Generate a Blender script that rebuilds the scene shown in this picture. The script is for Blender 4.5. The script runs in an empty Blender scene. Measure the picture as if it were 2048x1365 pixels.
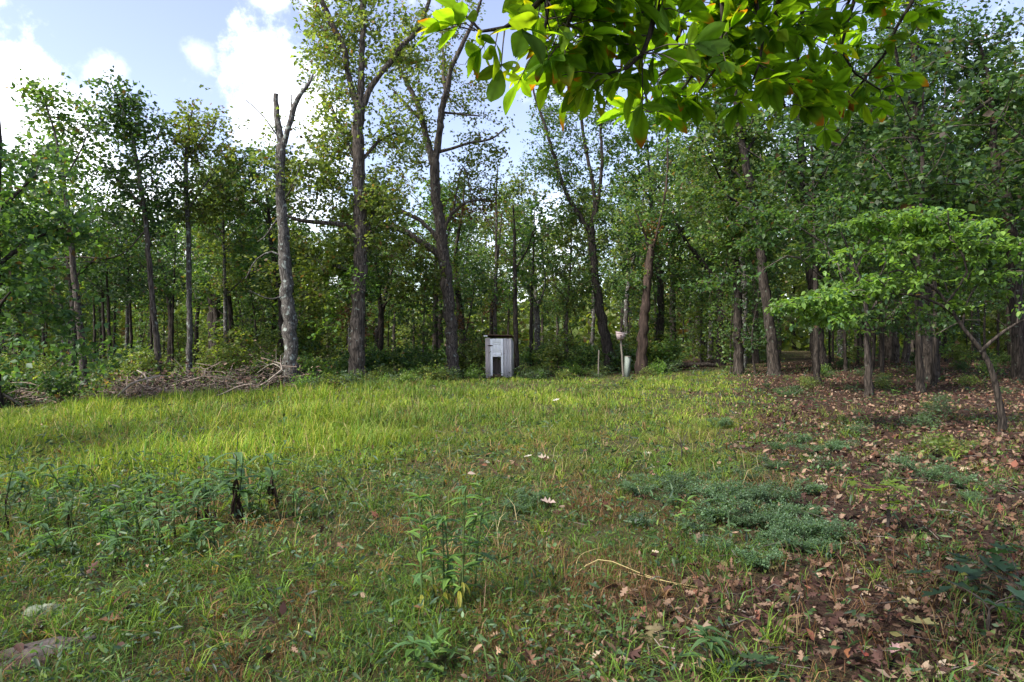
import bpy, math
import numpy as np
from mathutils import Matrix, Vector

# ------------------------------------------------------------------ camera, sky, sun, exposure
SC = bpy.context.scene
COL = SC.collection
EYE = 1.6
cam = bpy.data.cameras.new('camera')
cam.lens = 23.45; cam.sensor_width = 36.0; cam.clip_start = 0.05; cam.clip_end = 6000
camo = bpy.data.objects.new('camera', cam); COL.objects.link(camo)
camo.location = (0, 0, EYE); camo.rotation_euler = (math.radians(90), 0, 0)
SC.camera = camo

SUN_EL, SUN_AZ = 47.0, -122.0      # azimuth measured from the view direction (+Y) towards +X
w = bpy.data.worlds.new('World'); SC.world = w; w.use_nodes = True
nt = w.node_tree; nt.nodes.clear()
def N(t, tp, **k):
    n = t.nodes.new(tp)
    for a, b in k.items(): setattr(n, a, b)
    return n
sky = N(nt, 'ShaderNodeTexSky', sky_type='NISHITA'); sky.sun_disc = False
sky.sun_elevation = math.radians(SUN_EL); sky.sun_rotation = math.radians(SUN_AZ)
sky.air_density = 1.0; sky.dust_density = 1.2; sky.ozone_density = 1.2
tc = N(nt, 'ShaderNodeTexCoord')
nrm = N(nt, 'ShaderNodeVectorMath', operation='NORMALIZE'); nt.links.new(tc.outputs['Generated'], nrm.inputs[0])
nz = N(nt, 'ShaderNodeTexNoise'); nz.inputs['Scale'].default_value = 9.0; nz.inputs['Detail'].default_value = 7.0; nz.inputs['Roughness'].default_value = 0.62
nt.links.new(nrm.outputs[0], nz.inputs['Vector'])
def wmath(op, a, b=None, c=None):
    m = N(nt, 'ShaderNodeMath', operation=op)
    for i, v in enumerate((a, b, c)):
        if v is None: continue
        if isinstance(v, (int, float)): m.inputs[i].default_value = v
        else: nt.links.new(v, m.inputs[i])
    return m.outputs[0]
def az_el(px, py):
    v = Vector(((px - 1024) / 1334, 1.0, (682.5 - py) / 1334)); return v.normalized()
CLOUDS = [(545, 150, .062, 1.0), (525, 225, .05, .9), (610, 215, .06, .9), (40, 165, .052, .95), (-30, 250, .10, 1.0), (80, 330, .12, .9), (205, 155, .03, .4),
          (230, 420, .09, .8), (400, 490, .11, .75), (0, 480, .16, .85), (540, -25, .03, .6), (620, -30, .035, .6), (400, 112, .022, .25), (640, 330, .05, .45),
          (-420, 200, .22, .9), (2400, 250, .2, .8), (1400, 450, .10, .5), (1050, 540, .10, .5), (1700, 430, .14, .7), (600, 570, .11, .65), (1150, -500, .12, .8)]
acc = None
nzf = N(nt, 'ShaderNodeTexNoise'); nzf.inputs['Scale'].default_value = 30.0; nzf.inputs['Detail'].default_value = 6.0; nzf.inputs['Roughness'].default_value = .65
nt.links.new(nrm.outputs[0], nzf.inputs['Vector'])
edge = wmath('ADD', wmath('MULTIPLY_ADD', nz.outputs['Fac'], 1.5, -.75), wmath('MULTIPLY_ADD', nzf.outputs['Fac'], 1.7, -.85))
for px, py, r, s in CLOUDS:
    d = az_el(px, py)
    sub = N(nt, 'ShaderNodeVectorMath', operation='DISTANCE'); nt.links.new(nrm.outputs[0], sub.inputs[0]); sub.inputs[1].default_value = d
    q = wmath('MULTIPLY_ADD', sub.outputs['Value'], -1.0 / r, 1.25)       # 1.25 in the middle, .25 at the rim
    q = wmath('ADD', q, edge)
    mr = N(nt, 'ShaderNodeMapRange', interpolation_type='SMOOTHSTEP'); nt.links.new(q, mr.inputs[0])
    mr.inputs[1].default_value = 0.0; mr.inputs[2].default_value = 1.1; mr.inputs[3].default_value = 0; mr.inputs[4].default_value = s
    acc = mr.outputs[0] if acc is None else wmath('MAXIMUM', acc, mr.outputs[0])
# fair-weather cloud over the rest of the sky
nz2 = N(nt, 'ShaderNodeTexNoise'); nz2.inputs['Scale'].default_value = 3.1; nz2.inputs['Detail'].default_value = 8.0; nz2.inputs['Roughness'].default_value = .6
nt.links.new(nrm.outputs[0], nz2.inputs['Vector'])
mr = N(nt, 'ShaderNodeMapRange', interpolation_type='SMOOTHSTEP'); nt.links.new(nz2.outputs['Fac'], mr.inputs[0])
mr.inputs[1].default_value = .56; mr.inputs[2].default_value = .72; mr.inputs[4].default_value = .55
acc = wmath('MAXIMUM', acc, mr.outputs[0])
hs = N(nt, 'ShaderNodeHueSaturation'); hs.inputs['Saturation'].default_value = .84; hs.inputs['Hue'].default_value = .518
nt.links.new(sky.outputs[0], hs.inputs['Color'])
mx = N(nt, 'ShaderNodeMix', data_type='RGBA'); nt.links.new(acc, mx.inputs['Factor'])
nt.links.new(hs.outputs['Color'], mx.inputs['A']); mx.inputs['B'].default_value = (9.4, 9.6, 10.1, 1)
bg = N(nt, 'ShaderNodeBackground'); bg.inputs['Strength'].default_value = 0.056
nt.links.new(mx.outputs['Result'], bg.inputs['Color'])
wo = N(nt, 'ShaderNodeOutputWorld'); nt.links.new(bg.outputs[0], wo.inputs[0])

sl = bpy.data.lights.new('sun', 'SUN'); sl.energy = 1.5; sl.angle = math.radians(12); sl.color = (1.0, .95, .86)
so = bpy.data.objects.new('sun', sl); COL.objects.link(so)
a, e = math.radians(SUN_AZ), math.radians(SUN_EL)
sv = Vector((math.sin(a) * math.cos(e), math.cos(a) * math.cos(e), math.sin(e)))
so.rotation_euler = sv.to_track_quat('Z', 'Y').to_euler()
so.location = sv * 60

SC.view_settings.view_transform = 'Standard'; SC.view_settings.look = 'None'
SC.view_settings.exposure = 2.6; SC.view_settings.gamma = 1.0; SC.view_settings.use_curve_mapping = False
SC.render.engine = 'CYCLES'
cy = SC.cycles
cy.max_bounces = 10; cy.diffuse_bounces = 7; cy.glossy_bounces = 2; cy.transmission_bounces = 6; cy.transparent_max_bounces = 4
cy.use_denoising = True; cy.caustics_reflective = False; cy.caustics_refractive = False

# ------------------------------------------------------------------ helpers
F = 1334.0
R = np.random.default_rng(7)
def vn(x, y, s, seed=0):
    """smooth value noise 0..1"""
    x = np.asarray(x, float) / s + 1000; y = np.asarray(y, float) / s + 1000
    t = np.random.default_rng(900 + seed).random((64, 64))
    i = np.floor(x).astype(int); j = np.floor(y).astype(int); u = x - i; v = y - j
    u = u * u * (3 - 2 * u); v = v * v * (3 - 2 * v)
    g = lambda a, b: t[a % 64, b % 64]
    return (g(i, j) * (1 - u) + g(i + 1, j) * u) * (1 - v) + (g(i, j + 1) * (1 - u) + g(i + 1, j + 1) * u) * v
def sstep(a, b, x):
    t = np.clip((np.asarray(x, float) - a) / (b - a), 0, 1); return t * t * (3 - 2 * t)
def ground_z(x, y):
    x = np.asarray(x, float); y = np.asarray(y, float)
    z = .10 * (vn(x, y, 5, 1) - .5) + .05 * (vn(x, y, 1.7, 2) - .5)
    z = z * sstep(0, 4, np.hypot(x, y)) + .028 * np.clip(x - 3, 0, 16) * sstep(8, 24, y)
    z = z + .012 * np.clip(y - 40, 0, 60) * sstep(4, 14, x)
    return z - .05 * sstep(-9, -14, x) * 2
def edge_y(x): return np.interp(x, [-40, -25, -12.5, -11, -8, -5, 0, 6, 9, 40], [11, 13, 16.0, 20.0, 22.5, 26, 30.3, 32, 33, 33])
def litter_x(y): return np.interp(y, [-6, 2, 3, 5, 7, 10, 14, 18, 27, 34], [.5, .6, .8, 1.5, 2.2, 3.6, 4.9, 6.2, 8.6, 10.5])
def litter(x, y):
    a = sstep(-1.7, 1.5, x - litter_x(y) + 2.4 * (vn(x, y, 1.3, 3) - .5) + 1.0 * (vn(x, y, .45, 4) - .5))
    b = sstep(-1.5, 1.5, y - edge_y(x) + 3 * (vn(x, y, 2.2, 5) - .5))
    tr = np.exp(-((x - np.interp(y, [20, 27, 45, 80], [.22, .29, .405, .43]) * y) / (1.0 + .02 * y)) ** 2) * sstep(18, 26, y)
    return np.maximum(a, b) * (1 - .85 * tr)
def P(px, py, D): return np.array([(px - 1024) / F * D, D, EYE + (682.5 - py) / F * D])
def base_at(px, py):
    D = 1.0 * EYE * F / max(py - 682.5, 8)
    for _ in range(30):
        z = float(ground_z((px - 1024) / F * D, D)); D = .5 * D + .5 * (EYE - z) * F / (py - 682.5)
    return D
def gpt(px, py):
    D = base_at(px, py); x = (px - 1024) / F * D
    return np.array([x, D, float(ground_z(x, D))])

CLR = [(*gpt(px, py)[:2], r) for px, py, r in ((105, 1298, .15), (60, 1305, .10), (15, 1350, .14), (85, 1228, .08), (195, 1268, .08), (1310, 1275, .08), (1795, 1258, .14), (1838, 1225, .1), (1730, 1335, .08), (1112, 1022, .12), (1048, 924, .12), (958, 930, .12), (1100, 930, .12))]
def clear(x, y):
    k = np.ones(len(x), bool)
    for a_, b_, r_ in CLR: k &= (x - a_) ** 2 + ((y - b_) * 1.0 + .05) ** 2 > r_ ** 2
    return k
class MB:
    def __init__(s): s.V = []; s.Fc = []; s.C = []; s.M = []; s.n = 0
    def add(s, V, faces, col=(1, 1, 1), mat=0):
        V = np.asarray(V, float).reshape(-1, 3); faces = np.asarray(faces, int)
        s.V.append(V); s.Fc.append(faces + s.n); s.n += len(V); s.M.append(np.full(len(faces), mat))
        c = np.asarray(col, float)
        s.C.append(np.broadcast_to(c, (len(V), 3)) if c.ndim == 1 else c)
    def box(s, c, d, col=(1, 1, 1), mat=0, rz=0.0, taper=1.0):
        q = np.array([[x, y, z] for z in (-.5, .5) for y in (-.5, .5) for x in (-.5, .5)], float) * np.array(d)
        q[4:, :2] *= taper
        ca, sa = math.cos(rz), math.sin(rz)
        q = np.c_[q[:, 0] * ca - q[:, 1] * sa, q[:, 0] * sa + q[:, 1] * ca, q[:, 2]] + np.array(c)
        s.add(q, [[0, 2, 3, 1], [4, 5, 7, 6], [0, 1, 5, 4], [2, 6, 7, 3], [0, 4, 6, 2], [1, 3, 7, 5]], col, mat)
    def tube(s, pts, rad, sides=6, col=(1, 1, 1), mat=0, rough=0.0, cap=True):
        p = np.asarray(pts, float); r = np.broadcast_to(np.asarray(rad, float), (len(p),))
        t = np.gradient(p, axis=0); t /= np.linalg.norm(t, axis=1)[:, None] + 1e-9
        ref = np.array([0.13, 1, .07]) if abs(t[0, 1]) < .9 else np.array([1, 0, .1])
        u = np.cross(t, ref); u /= np.linalg.norm(u, axis=1)[:, None] + 1e-9
        v = np.cross(t, u)
        an = np.arange(sides) * 2 * math.pi / sides
        rr = r[:, None] * np.ones(sides)
        if rough: rr = rr * (1 + rough * (R.random((len(p), sides)) - .5) * 2)
        ring = p[:, None] + rr[..., None] * (np.cos(an)[None, :, None] * u[:, None] + np.sin(an)[None, :, None] * v[:, None])
        k = len(p); i = np.arange(k - 1)[:, None] * sides; j = np.arange(sides)[None]; j2 = (j + 1) % sides
        f = np.stack([i + j, i + j2, i + sides + j2, i + sides + j], -1).reshape(-1, 4)
        s.add(ring.reshape(-1, 3), f, col, mat)
        if cap: s.add(np.vstack([ring[-1], p[-1] + t[-1] * r[-1] * .3]), [[a, (a + 1) % sides, sides, sides] for a in range(sides)], col, mat)
    def inst(s, tv, tf, rot, size, pos, col, mat=0):
        """many copies of a template; rot Nx3x3 (columns x, axis y, normal z)"""
        n, k = len(pos), len(tv)
        if n == 0: return
        sz = np.asarray(size, float)
        tvs = np.asarray(tv)[None] * (sz[:, None, None] if sz.ndim == 1 else sz[:, None, :])
        V = np.einsum('nij,nkj->nki', rot, tvs) + pos[:, None]
        f = (np.asarray(tf)[None] + (np.arange(n) * k)[:, None, None]).reshape(-1, np.shape(tf)[1])
        s.add(V.reshape(-1, 3), f, np.repeat(col, k, axis=0), mat)
    def build(s, name, mats, parent=None, origin=(0, 0, 0), smooth=False, mesh_only=False):
        me = bpy.data.meshes.new(name)
        V = np.concatenate(s.V) - np.asarray(origin, float); C = np.concatenate(s.C)
        me.vertices.add(len(V)); me.vertices.foreach_set('co', V.ravel())
        loops, starts, tot, mi = [], [], 0, np.concatenate(s.M)
        for f in s.Fc:
            if f.shape[1] == 4:
                bad = f[:, 2] == f[:, 3]
                if bad.all(): f = f[:, :3]
            starts.append(tot + np.arange(len(f)) * f.shape[1]); loops.append(f.ravel()); tot += f.size
        L = np.concatenate(loops); S = np.concatenate(starts)
        me.loops.add(len(L)); me.loops.foreach_set('vertex_index', L.astype(np.int32))
        me.polygons.add(len(S)); me.polygons.foreach_set('loop_start', S.astype(np.int32))
        mats = mats if isinstance(mats, (list, tuple)) else [mats]
        for m in mats: me.materials.append(m)
        me.polygons.foreach_set('material_index', mi.astype(np.int32))
        if smooth: me.polygons.foreach_set('use_smooth', np.ones(len(S), bool))
        ca = me.color_attributes.new('Col', 'FLOAT_COLOR', 'POINT')
        ca.data.foreach_set('color', np.c_[C, np.ones(len(C))].astype(np.float32).ravel())
        me.update(calc_edges=True)
        if mesh_only: return me
        return link(name, me, parent)
def link(name, me, parent=None, loc=None):
    o = bpy.data.objects.new(name, me); COL.objects.link(o)
    if parent is not None: o.parent = parent
    if loc is not None: o.location = loc
    return o
def tag(o, label=None, cat=None, group=None, kind=None):
    for k, v in (('label', label), ('category', cat), ('group', group), ('kind', kind)):
        if v: o[k] = v
    return o
def empty(name, loc, label, cat, group=None):
    o = bpy.data.objects.new(name, None); COL.objects.link(o); o.location = tuple(float(v) for v in loc); o.empty_display_size = .2
    return tag(o, label, cat, group)
def copy_tree(o, parent=None):
    c = o.copy(); COL.objects.link(c)
    if parent is not None: c.parent = parent
    for ch in list(o.children): copy_tree(ch, c)
    return c
def unit(v): return v / (np.linalg.norm(v, axis=-1, keepdims=True) + 1e-9)
def frames(axis, nor):
    y = unit(axis); z = unit(nor - (nor * y).sum(-1, keepdims=True) * y); x = np.cross(y, z)
    return np.stack([x, y, z], -1)
def rand_frames(n, up=.6, droop=.0):
    ax = R.normal(size=(n, 3)); ax[:, 2] = ax[:, 2] * .6 - droop
    no = R.normal(size=(n, 3)) * (1 - up) ; no[:, 2] += up
    return frames(ax, no)
def pal(cols, n, var=.18):
    w_ = np.array([c[0] for c in cols], float); w_ /= w_.sum()
    c = np.array([c[1] for c in cols])[R.choice(len(cols), n, p=w_)]
    return np.clip(c * (1 + var * R.normal(size=(n, 1))), .004, 1)

# ------------------------------------------------------------------ materials
def mat_leaf(name, trans=.38, rough=.5, spec=.35, tint=(1.25, 1.3, .55), var=.25):
    m = bpy.data.materials.new(name); m.use_nodes = True; t = m.node_tree; t.nodes.clear()
    at = N(t, 'ShaderNodeAttribute', attribute_name='Col')
    oi = N(t, 'ShaderNodeObjectInfo')
    mr = N(t, 'ShaderNodeMapRange'); t.links.new(oi.outputs['Random'], mr.inputs[0]); mr.inputs[3].default_value = 1 - var; mr.inputs[4].default_value = 1 + var
    mu = N(t, 'ShaderNodeVectorMath', operation='SCALE'); t.links.new(at.outputs['Color'], mu.inputs[0]); t.links.new(mr.outputs[0], mu.inputs['Scale'])
    p = N(t, 'ShaderNodeBsdfPrincipled'); p.inputs['Roughness'].default_value = rough; p.inputs['Specular IOR Level'].default_value = spec
    t.links.new(mu.outputs[0], p.inputs['Base Color'])
    tt = N(t, 'ShaderNodeVectorMath', operation='MULTIPLY'); t.links.new(mu.outputs[0], tt.inputs[0]); tt.inputs[1].default_value = tint
    tr = N(t, 'ShaderNodeBsdfTranslucent'); t.links.new(tt.outputs[0], tr.inputs['Color'])
    mx = N(t, 'ShaderNodeMixShader'); mx.inputs[0].default_value = trans
    t.links.new(p.outputs[0], mx.inputs[1]); t.links.new(tr.outputs[0], mx.inputs[2])
    o = N(t, 'ShaderNodeOutputMaterial'); t.links.new(mx.outputs[0], o.inputs[0]); return m
def mat_noise(name, cols, scale=(1, 1, 1), nscale=6, rough=.9, bump=.4, dist=.02, lichen=None, lich_amt=.55, spec=.2, attr=False, furrow=0):
    m = bpy.data.materials.new(name); m.use_nodes = True; t = m.node_tree
    p = t.nodes['Principled BSDF']; p.inputs['Roughness'].default_value = rough; p.inputs['Specular IOR Level'].default_value = spec
    tc = N(t, 'ShaderNodeTexCoord'); mp = N(t, 'ShaderNodeMapping'); mp.inputs['Scale'].default_value = scale
    t.links.new(tc.outputs['Object'], mp.inputs[0])
    nz = N(t, 'ShaderNodeTexNoise'); nz.inputs['Scale'].default_value = nscale; nz.inputs['Detail'].default_value = 8; nz.inputs['Roughness'].default_value = .65
    t.links.new(mp.outputs[0], nz.inputs['Vector'])
    cr = N(t, 'ShaderNodeValToRGB'); t.links.new(nz.outputs['Fac'], cr.inputs[0])
    el = cr.color_ramp.elements
    while len(el) < len(cols): el.new(.5)
    for i, c in enumerate(cols): el[i].position = .3 + .42 * i / max(1, len(cols) - 1); el[i].color = (*c, 1)
    out = cr.outputs[0]
    if furrow:
        vo = N(t, 'ShaderNodeTexVoronoi', feature='DISTANCE_TO_EDGE'); vo.inputs['Scale'].default_value = furrow
        wob = N(t, 'ShaderNodeVectorMath', operation='MULTIPLY_ADD'); t.links.new(nz.outputs['Color'], wob.inputs[0]); wob.inputs[1].default_value = (.05, .05, .05); t.links.new(mp.outputs[0], wob.inputs[2])
        t.links.new(wob.outputs[0], vo.inputs['Vector'])
        fm = N(t, 'ShaderNodeMapRange'); t.links.new(vo.outputs['Distance'], fm.inputs[0]); fm.inputs[1].default_value = 0.0; fm.inputs[2].default_value = .16; fm.inputs[3].default_value = .28; fm.inputs[4].default_value = 1.15
        fx = N(t, 'ShaderNodeVectorMath', operation='SCALE'); t.links.new(out, fx.inputs[0]); t.links.new(fm.outputs[0], fx.inputs['Scale']); out = fx.outputs[0]
    if lichen:
        n2 = N(t, 'ShaderNodeTexNoise'); n2.inputs['Scale'].default_value = 7; n2.inputs['Detail'].default_value = 5; t.links.new(tc.outputs['Object'], n2.inputs['Vector'])
        mr = N(t, 'ShaderNodeMapRange'); t.links.new(n2.outputs['Fac'], mr.inputs[0]); mr.inputs[1].default_value = lich_amt; mr.inputs[2].default_value = lich_amt + .08
        mx = N(t, 'ShaderNodeMix', data_type='RGBA'); t.links.new(mr.outputs[0], mx.inputs['Factor']); t.links.new(out, mx.inputs['A']); mx.inputs['B'].default_value = (*lichen, 1)
        out = mx.outputs['Result']
    if attr:
        at = N(t, 'ShaderNodeAttribute', attribute_name='Col'); mm = N(t, 'ShaderNodeMix', data_type='RGBA', blend_type='MULTIPLY'); mm.inputs['Factor'].default_value = 1
        t.links.new(out, mm.inputs['A']); t.links.new(at.outputs['Color'], mm.inputs['B']); out = mm.outputs['Result']
    t.links.new(out, p.inputs['Base Color'])
    b = N(t, 'ShaderNodeBump'); b.inputs['Strength'].default_value = bump; b.inputs['Distance'].default_value = dist
    t.links.new(nz.outputs['Fac'], b.inputs['Height']); t.links.new(b.outputs[0], p.inputs['Normal'])
    return m
M_LEAF = mat_leaf('leaf', trans=.5, spec=.45, tint=(1.5, 1.5, .6))
M_GLOSS = mat_leaf('hickory_leaf', trans=.78, rough=.7, spec=.06, tint=(2.5, 2.15, .3), var=.4)
M_GRASS = mat_leaf('grass_blade', trans=.42, rough=.6, spec=.2, tint=(1.2, 1.2, .6), var=0)
M_DEAD = mat_leaf('dead_leaf', trans=.12, rough=.75, spec=.15, tint=(1.1, .9, .6), var=.2)
M_BARK = mat_noise('bark', [(.025, .02, .016), (.085, .068, .056), (.16, .135, .115)], (1, 1, .13), 16, bump=.9, dist=.05, lichen=(.20, .22, .19), lich_amt=.62, furrow=15)
M_DARK = mat_noise('dark_bark', [(.014, .011, .009), (.045, .036, .029), (.085, .07, .06)], (1, 1, .13), 16, bump=.9, dist=.05, lichen=(.12, .14, .11), lich_amt=.66, furrow=15)
M_GREY = mat_noise('grey_bark', [(.035, .03, .027), (.10, .09, .08), (.18, .17, .155)], (1, 1, .2), 16, bump=.9, dist=.04, lichen=(.27, .30, .27), lich_amt=.58, furrow=20)
M_PEEL = mat_noise('peeling_bark', [(.02, .014, .011), (.055, .038, .03), (.13, .088, .066)], (1, 1, .2), 9, bump=1.0, dist=.06)
M_TWIG = mat_noise('twig', [(.03, .024, .02), (.11, .09, .075)], (1, 1, 1), 12)
M_PALETWIG = mat_noise('bleached_wood', [(.16, .13, .11), (.36, .31, .27)], (1, 1, 1), 9, attr=True)

# ------------------------------------------------------------------ leaf templates (axis +Y, length 1, normal +Z)
def fan(outline):
    o = np.array(outline, float); n = len(o)
    tv = np.vstack([[0, .5, 0], o]); tf = [[0, 1 + i, 1 + (i + 1) % n] for i in range(n)]
    return tv, np.array(tf)
RH = (np.array([[0, 0, 0], [.34, .45, .07], [0, 1, -.03], [-.34, .45, .07]]), np.array([[0, 1, 2], [0, 2, 3]]))
OV = (np.array([[0, 0, 0], [.24, .25, .06], [.27, .55, .07], [0, 1, -.1], [-.27, .55, .07], [-.24, .25, .06], [0, .4, 0]]),
      np.array([[0, 1, 6], [1, 2, 6], [2, 3, 6], [3, 4, 6], [4, 5, 6], [5, 0, 6]]))
def oak_outline(curl=.1):
    half = [(.03, .06), (.17, .22), (.08, .32), (.27, .46), (.11, .55), (.25, .74), (.10, .80), (.06, .97)]
    o = [(0, 0)] + half + [(0, 1.0)] + [(-x, y) for x, y in half[::-1]]
    return [(x, y, curl * (abs(x) * 3 + (y - .5) ** 2 * 2)) for x, y in o]
OAK = fan(oak_outline(.12)); OAKC = fan(oak_outline(.38))
LAN = (np.array([[0, 0, 0], [.10, .3, .04], [.085, .65, .02], [0, 1, -.12], [-.085, .65, .02], [-.10, .3, .04], [0, .35, 0], [0, .68, -.03]]),
       np.array([[0, 1, 6], [1, 2, 7], [1, 7, 6], [2, 3, 7], [3, 4, 7], [4, 5, 6], [4, 6, 7], [5, 0, 6]]))

# ------------------------------------------------------------------ ground (one sheet out past the horizon)
def axis_(lo, hi, n, d):
    t = np.linspace(-1, 1, n); return np.sign(t) * (np.abs(t) * d + (np.abs(t) ** 6) * (hi - d))
gx = axis_(-2500, 2500, 261, 30); gy = axis_(-2500, 2500, 261, 42) + 10
GX, GY = np.meshgrid(gx, gy); GZ = ground_z(GX, GY)
mb = MB(); n = len(gx)
lt = litter(GX, GY).ravel()
i = np.arange(n - 1)[:, None] * n; j = np.arange(n - 1)[None]
mb.add(np.c_[GX.ravel(), GY.ravel(), GZ.ravel()], np.stack([i + j, i + j + 1, i + n + j + 1, i + n + j], -1).reshape(-1, 4), np.c_[lt, lt, lt])
M_GROUND = bpy.data.materials.new('ground_soil'); M_GROUND.use_nodes = True; t = M_GROUND.node_tree; p = t.nodes['Principled BSDF']; p.inputs['Roughness'].default_value = .95; p.inputs['Specular IOR Level'].default_value = .1
at = N(t, 'ShaderNodeAttribute', attribute_name='Col'); tco = N(t, 'ShaderNodeTexCoord')
def ramp(tree, fac, cols):
    cr = N(tree, 'ShaderNodeValToRGB'); tree.links.new(fac, cr.inputs[0]); el = cr.color_ramp.elements
    while len(el) < len(cols): el.new(.5)
    for k, c in enumerate(cols): el[k].position = .3 + .4 * k / (len(cols) - 1); el[k].color = (*c, 1)
    return cr.outputs[0]
nA = N(t, 'ShaderNodeTexNoise'); nA.inputs['Scale'].default_value = 40; nA.inputs['Detail'].default_value = 9; nA.inputs['Roughness'].default_value = .75; t.links.new(tco.outputs['Object'], nA.inputs['Vector'])
nB = N(t, 'ShaderNodeTexVoronoi'); nB.inputs['Scale'].default_value = 11; t.links.new(tco.outputs['Object'], nB.inputs['Vector'])
ca_ = ramp(t, nA.outputs['Fac'], [(.03, .03, .014), (.075, .07, .03), (.12, .10, .05)])
cb_ = ramp(t, nA.outputs['Fac'], [(.018, .011, .008), (.05, .03, .021), (.11, .068, .048)])
mx = N(t, 'ShaderNodeMix', data_type='RGBA'); t.links.new(at.outputs['Fac'], mx.inputs['Factor']); t.links.new(ca_, mx.inputs['A']); t.links.new(cb_, mx.inputs['B'])
t.links.new(mx.outputs['Result'], p.inputs['Base Color'])
b = N(t, 'ShaderNodeBump'); b.inputs['Distance'].default_value = .05; t.links.new(nA.outputs['Fac'], b.inputs['Height']); t.links.new(b.outputs[0], p.inputs['Normal'])
tag(mb.build('ground', M_GROUND, smooth=True), kind='structure')

# ------------------------------------------------------------------ trees
GREEN = [(5, (0.085, 0.161, 0.041)), (4, (0.119, 0.194, 0.043)), (2, (0.062, 0.129, 0.054)), (1.5, (0.170, 0.219, 0.047)), (.5, (0.136, 0.090, 0.041))]
OLIVE = [(4, (0.130, 0.181, 0.045)), (4, (0.165, 0.213, 0.051)), (2, (0.091, 0.148, 0.041)), (1, (0.227, 0.259, 0.054)), (.7, (0.159, 0.096, 0.041))]
DEEP = [(5, (0.054, 0.113, 0.036)), (4, (0.077, 0.140, 0.036)), (3, (0.044, 0.093, 0.041)), (.5, (0.091, 0.124, 0.033)), (.3, (0.100, 0.061, 0.033))]
LIME = [(5, (0.113, 0.207, 0.037)), (3, (0.148, 0.246, 0.041)), (2, (0.079, 0.155, 0.037))]
RUST = [(4, (.17, .075, .035)), (3, (.12, .06, .035)), (2, (.2, .11, .05)), (1, (.09, .09, .03))]

def smooth_line(pts, n):
    p = np.asarray(pts, float); k = len(p)
    s = np.r_[0, np.cumsum(np.linalg.norm(np.diff(p[:, :3], axis=0), axis=1))]
    q = np.linspace(0, s[-1], n)
    m = np.gradient(p, s, axis=0) if k > 2 else np.repeat((p[1:] - p[:1]) / s[-1], k, axis=0)
    i = np.clip(np.searchsorted(s, q, 'right') - 1, 0, k - 2); h = (s[i + 1] - s[i])[:, None]; t = ((q - s[i])[:, None]) / h
    return (2 * t**3 - 3 * t**2 + 1) * p[i] + (t**3 - 2 * t**2 + t) * h * m[i] + (-2 * t**3 + 3 * t**2) * p[i + 1] + (t**3 - t**2) * h * m[i + 1]

def add_limb(mb, line, sides=9, flare=False, rough=.07):
    """line: k x 4 (x, y, z, radius)"""
    L = np.linalg.norm(np.diff(line[:, :3], axis=0), axis=1).sum()
    q = smooth_line(line, max(6, int(L / .22)))
    if flare:
        hgt = q[:, 2] - q[0, 2]; q[:, 3] *= 1 + .24 * np.exp(-(hgt - .25).clip(0) / .28)
    mid = q[1:-1, :3]; q[1:-1, :3] += R.normal(size=mid.shape) * q[1:-1, 3:4] * .12
    mb.tube(q[:, :3], np.maximum(q[:, 3], .006), sides, rough=rough)
    return q

def grow(mbt, skel, centres, leaves, r_cl, size, cols, mat=1, up=.55, droop=.25, tmpl=RH, maxlen=4.0, thick=1.0, sides=4, flat=1.0):
    """join every leaf cluster to the nearest wood by a crooked twig, then hang the leaves round the twig's end"""
    sk = np.asarray(skel, float)[:, :3]
    order = np.argsort([np.min(np.linalg.norm(sk - c, axis=1)) for c in centres])
    pos, cc = [], []
    for ci in order:
        c = centres[ci]; d = sk - c; dist = np.linalg.norm(d, axis=1) + .55 * np.maximum(d[:, 2], 0)
        a = sk[np.argmin(dist)]; v = c - a; L = np.linalg.norm(v)
        if L > maxlen: 
            c = a + v * maxlen / L; v = c - a; L = maxlen
        k = max(4, int(L / .35) + 2); tt = np.linspace(0, 1, k)[:, None]
        bend = np.array([0, 0, .18 * L]) + R.normal(size=3) * .10 * L
        path = a + v * tt + bend * np.sin(tt * math.pi) * (1 - .4 * tt)
        path[1:-1] += R.normal(size=(k - 2, 3)) * .035 * L ** .5
        rr = (.005 + (.004 + .008 * L) * (1 - tt[:, 0])) * thick
        mbt.tube(path, rr, sides, mat=0, cap=False)
        sk = np.vstack([sk, path[1:]])
        m = int(leaves * R.uniform(.5, 1.5)); f = np.maximum(R.random(m) ** .7, .25)
        idx = np.clip((f * (k - 1)).astype(int), 0, k - 1)
        nt_ = max(2, m // 7); tc_ = R.normal(size=(nt_, 3)) * r_cl * np.array([1, 1, .75 * flat]) * R.uniform(.65, 1.3)
        q = path[idx] * .35 + path[-1] * .65 if k < 4 else path[idx]
        q = q * .4 + path[np.clip(idx[R.integers(m, size=nt_)], 0, k - 1)][R.integers(nt_, size=m)] * .0 + .6 * path[np.clip((f * 0 + .45 + .55 * R.random(nt_)[np.arange(m) % nt_]) * (k - 1), 0, k - 1).astype(int)] + tc_[np.arange(m) % nt_] + R.normal(size=(m, 3)) * (.085 if r_cl > .2 else .05) * np.array([1, 1, max(flat, .4)])
        pos.append(q); w_ = R.uniform(.72, 1.3)
        cc.append(np.clip(pal(cols, m, .16) * w_, .004, .6))
    pos = np.concatenate(pos); cc = np.concatenate(cc); n = len(pos)
    mbt.inst(*tmpl, rand_frames(n, up, droop), size * R.uniform(.5, 1.4, n), pos, cc, mat)

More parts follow.
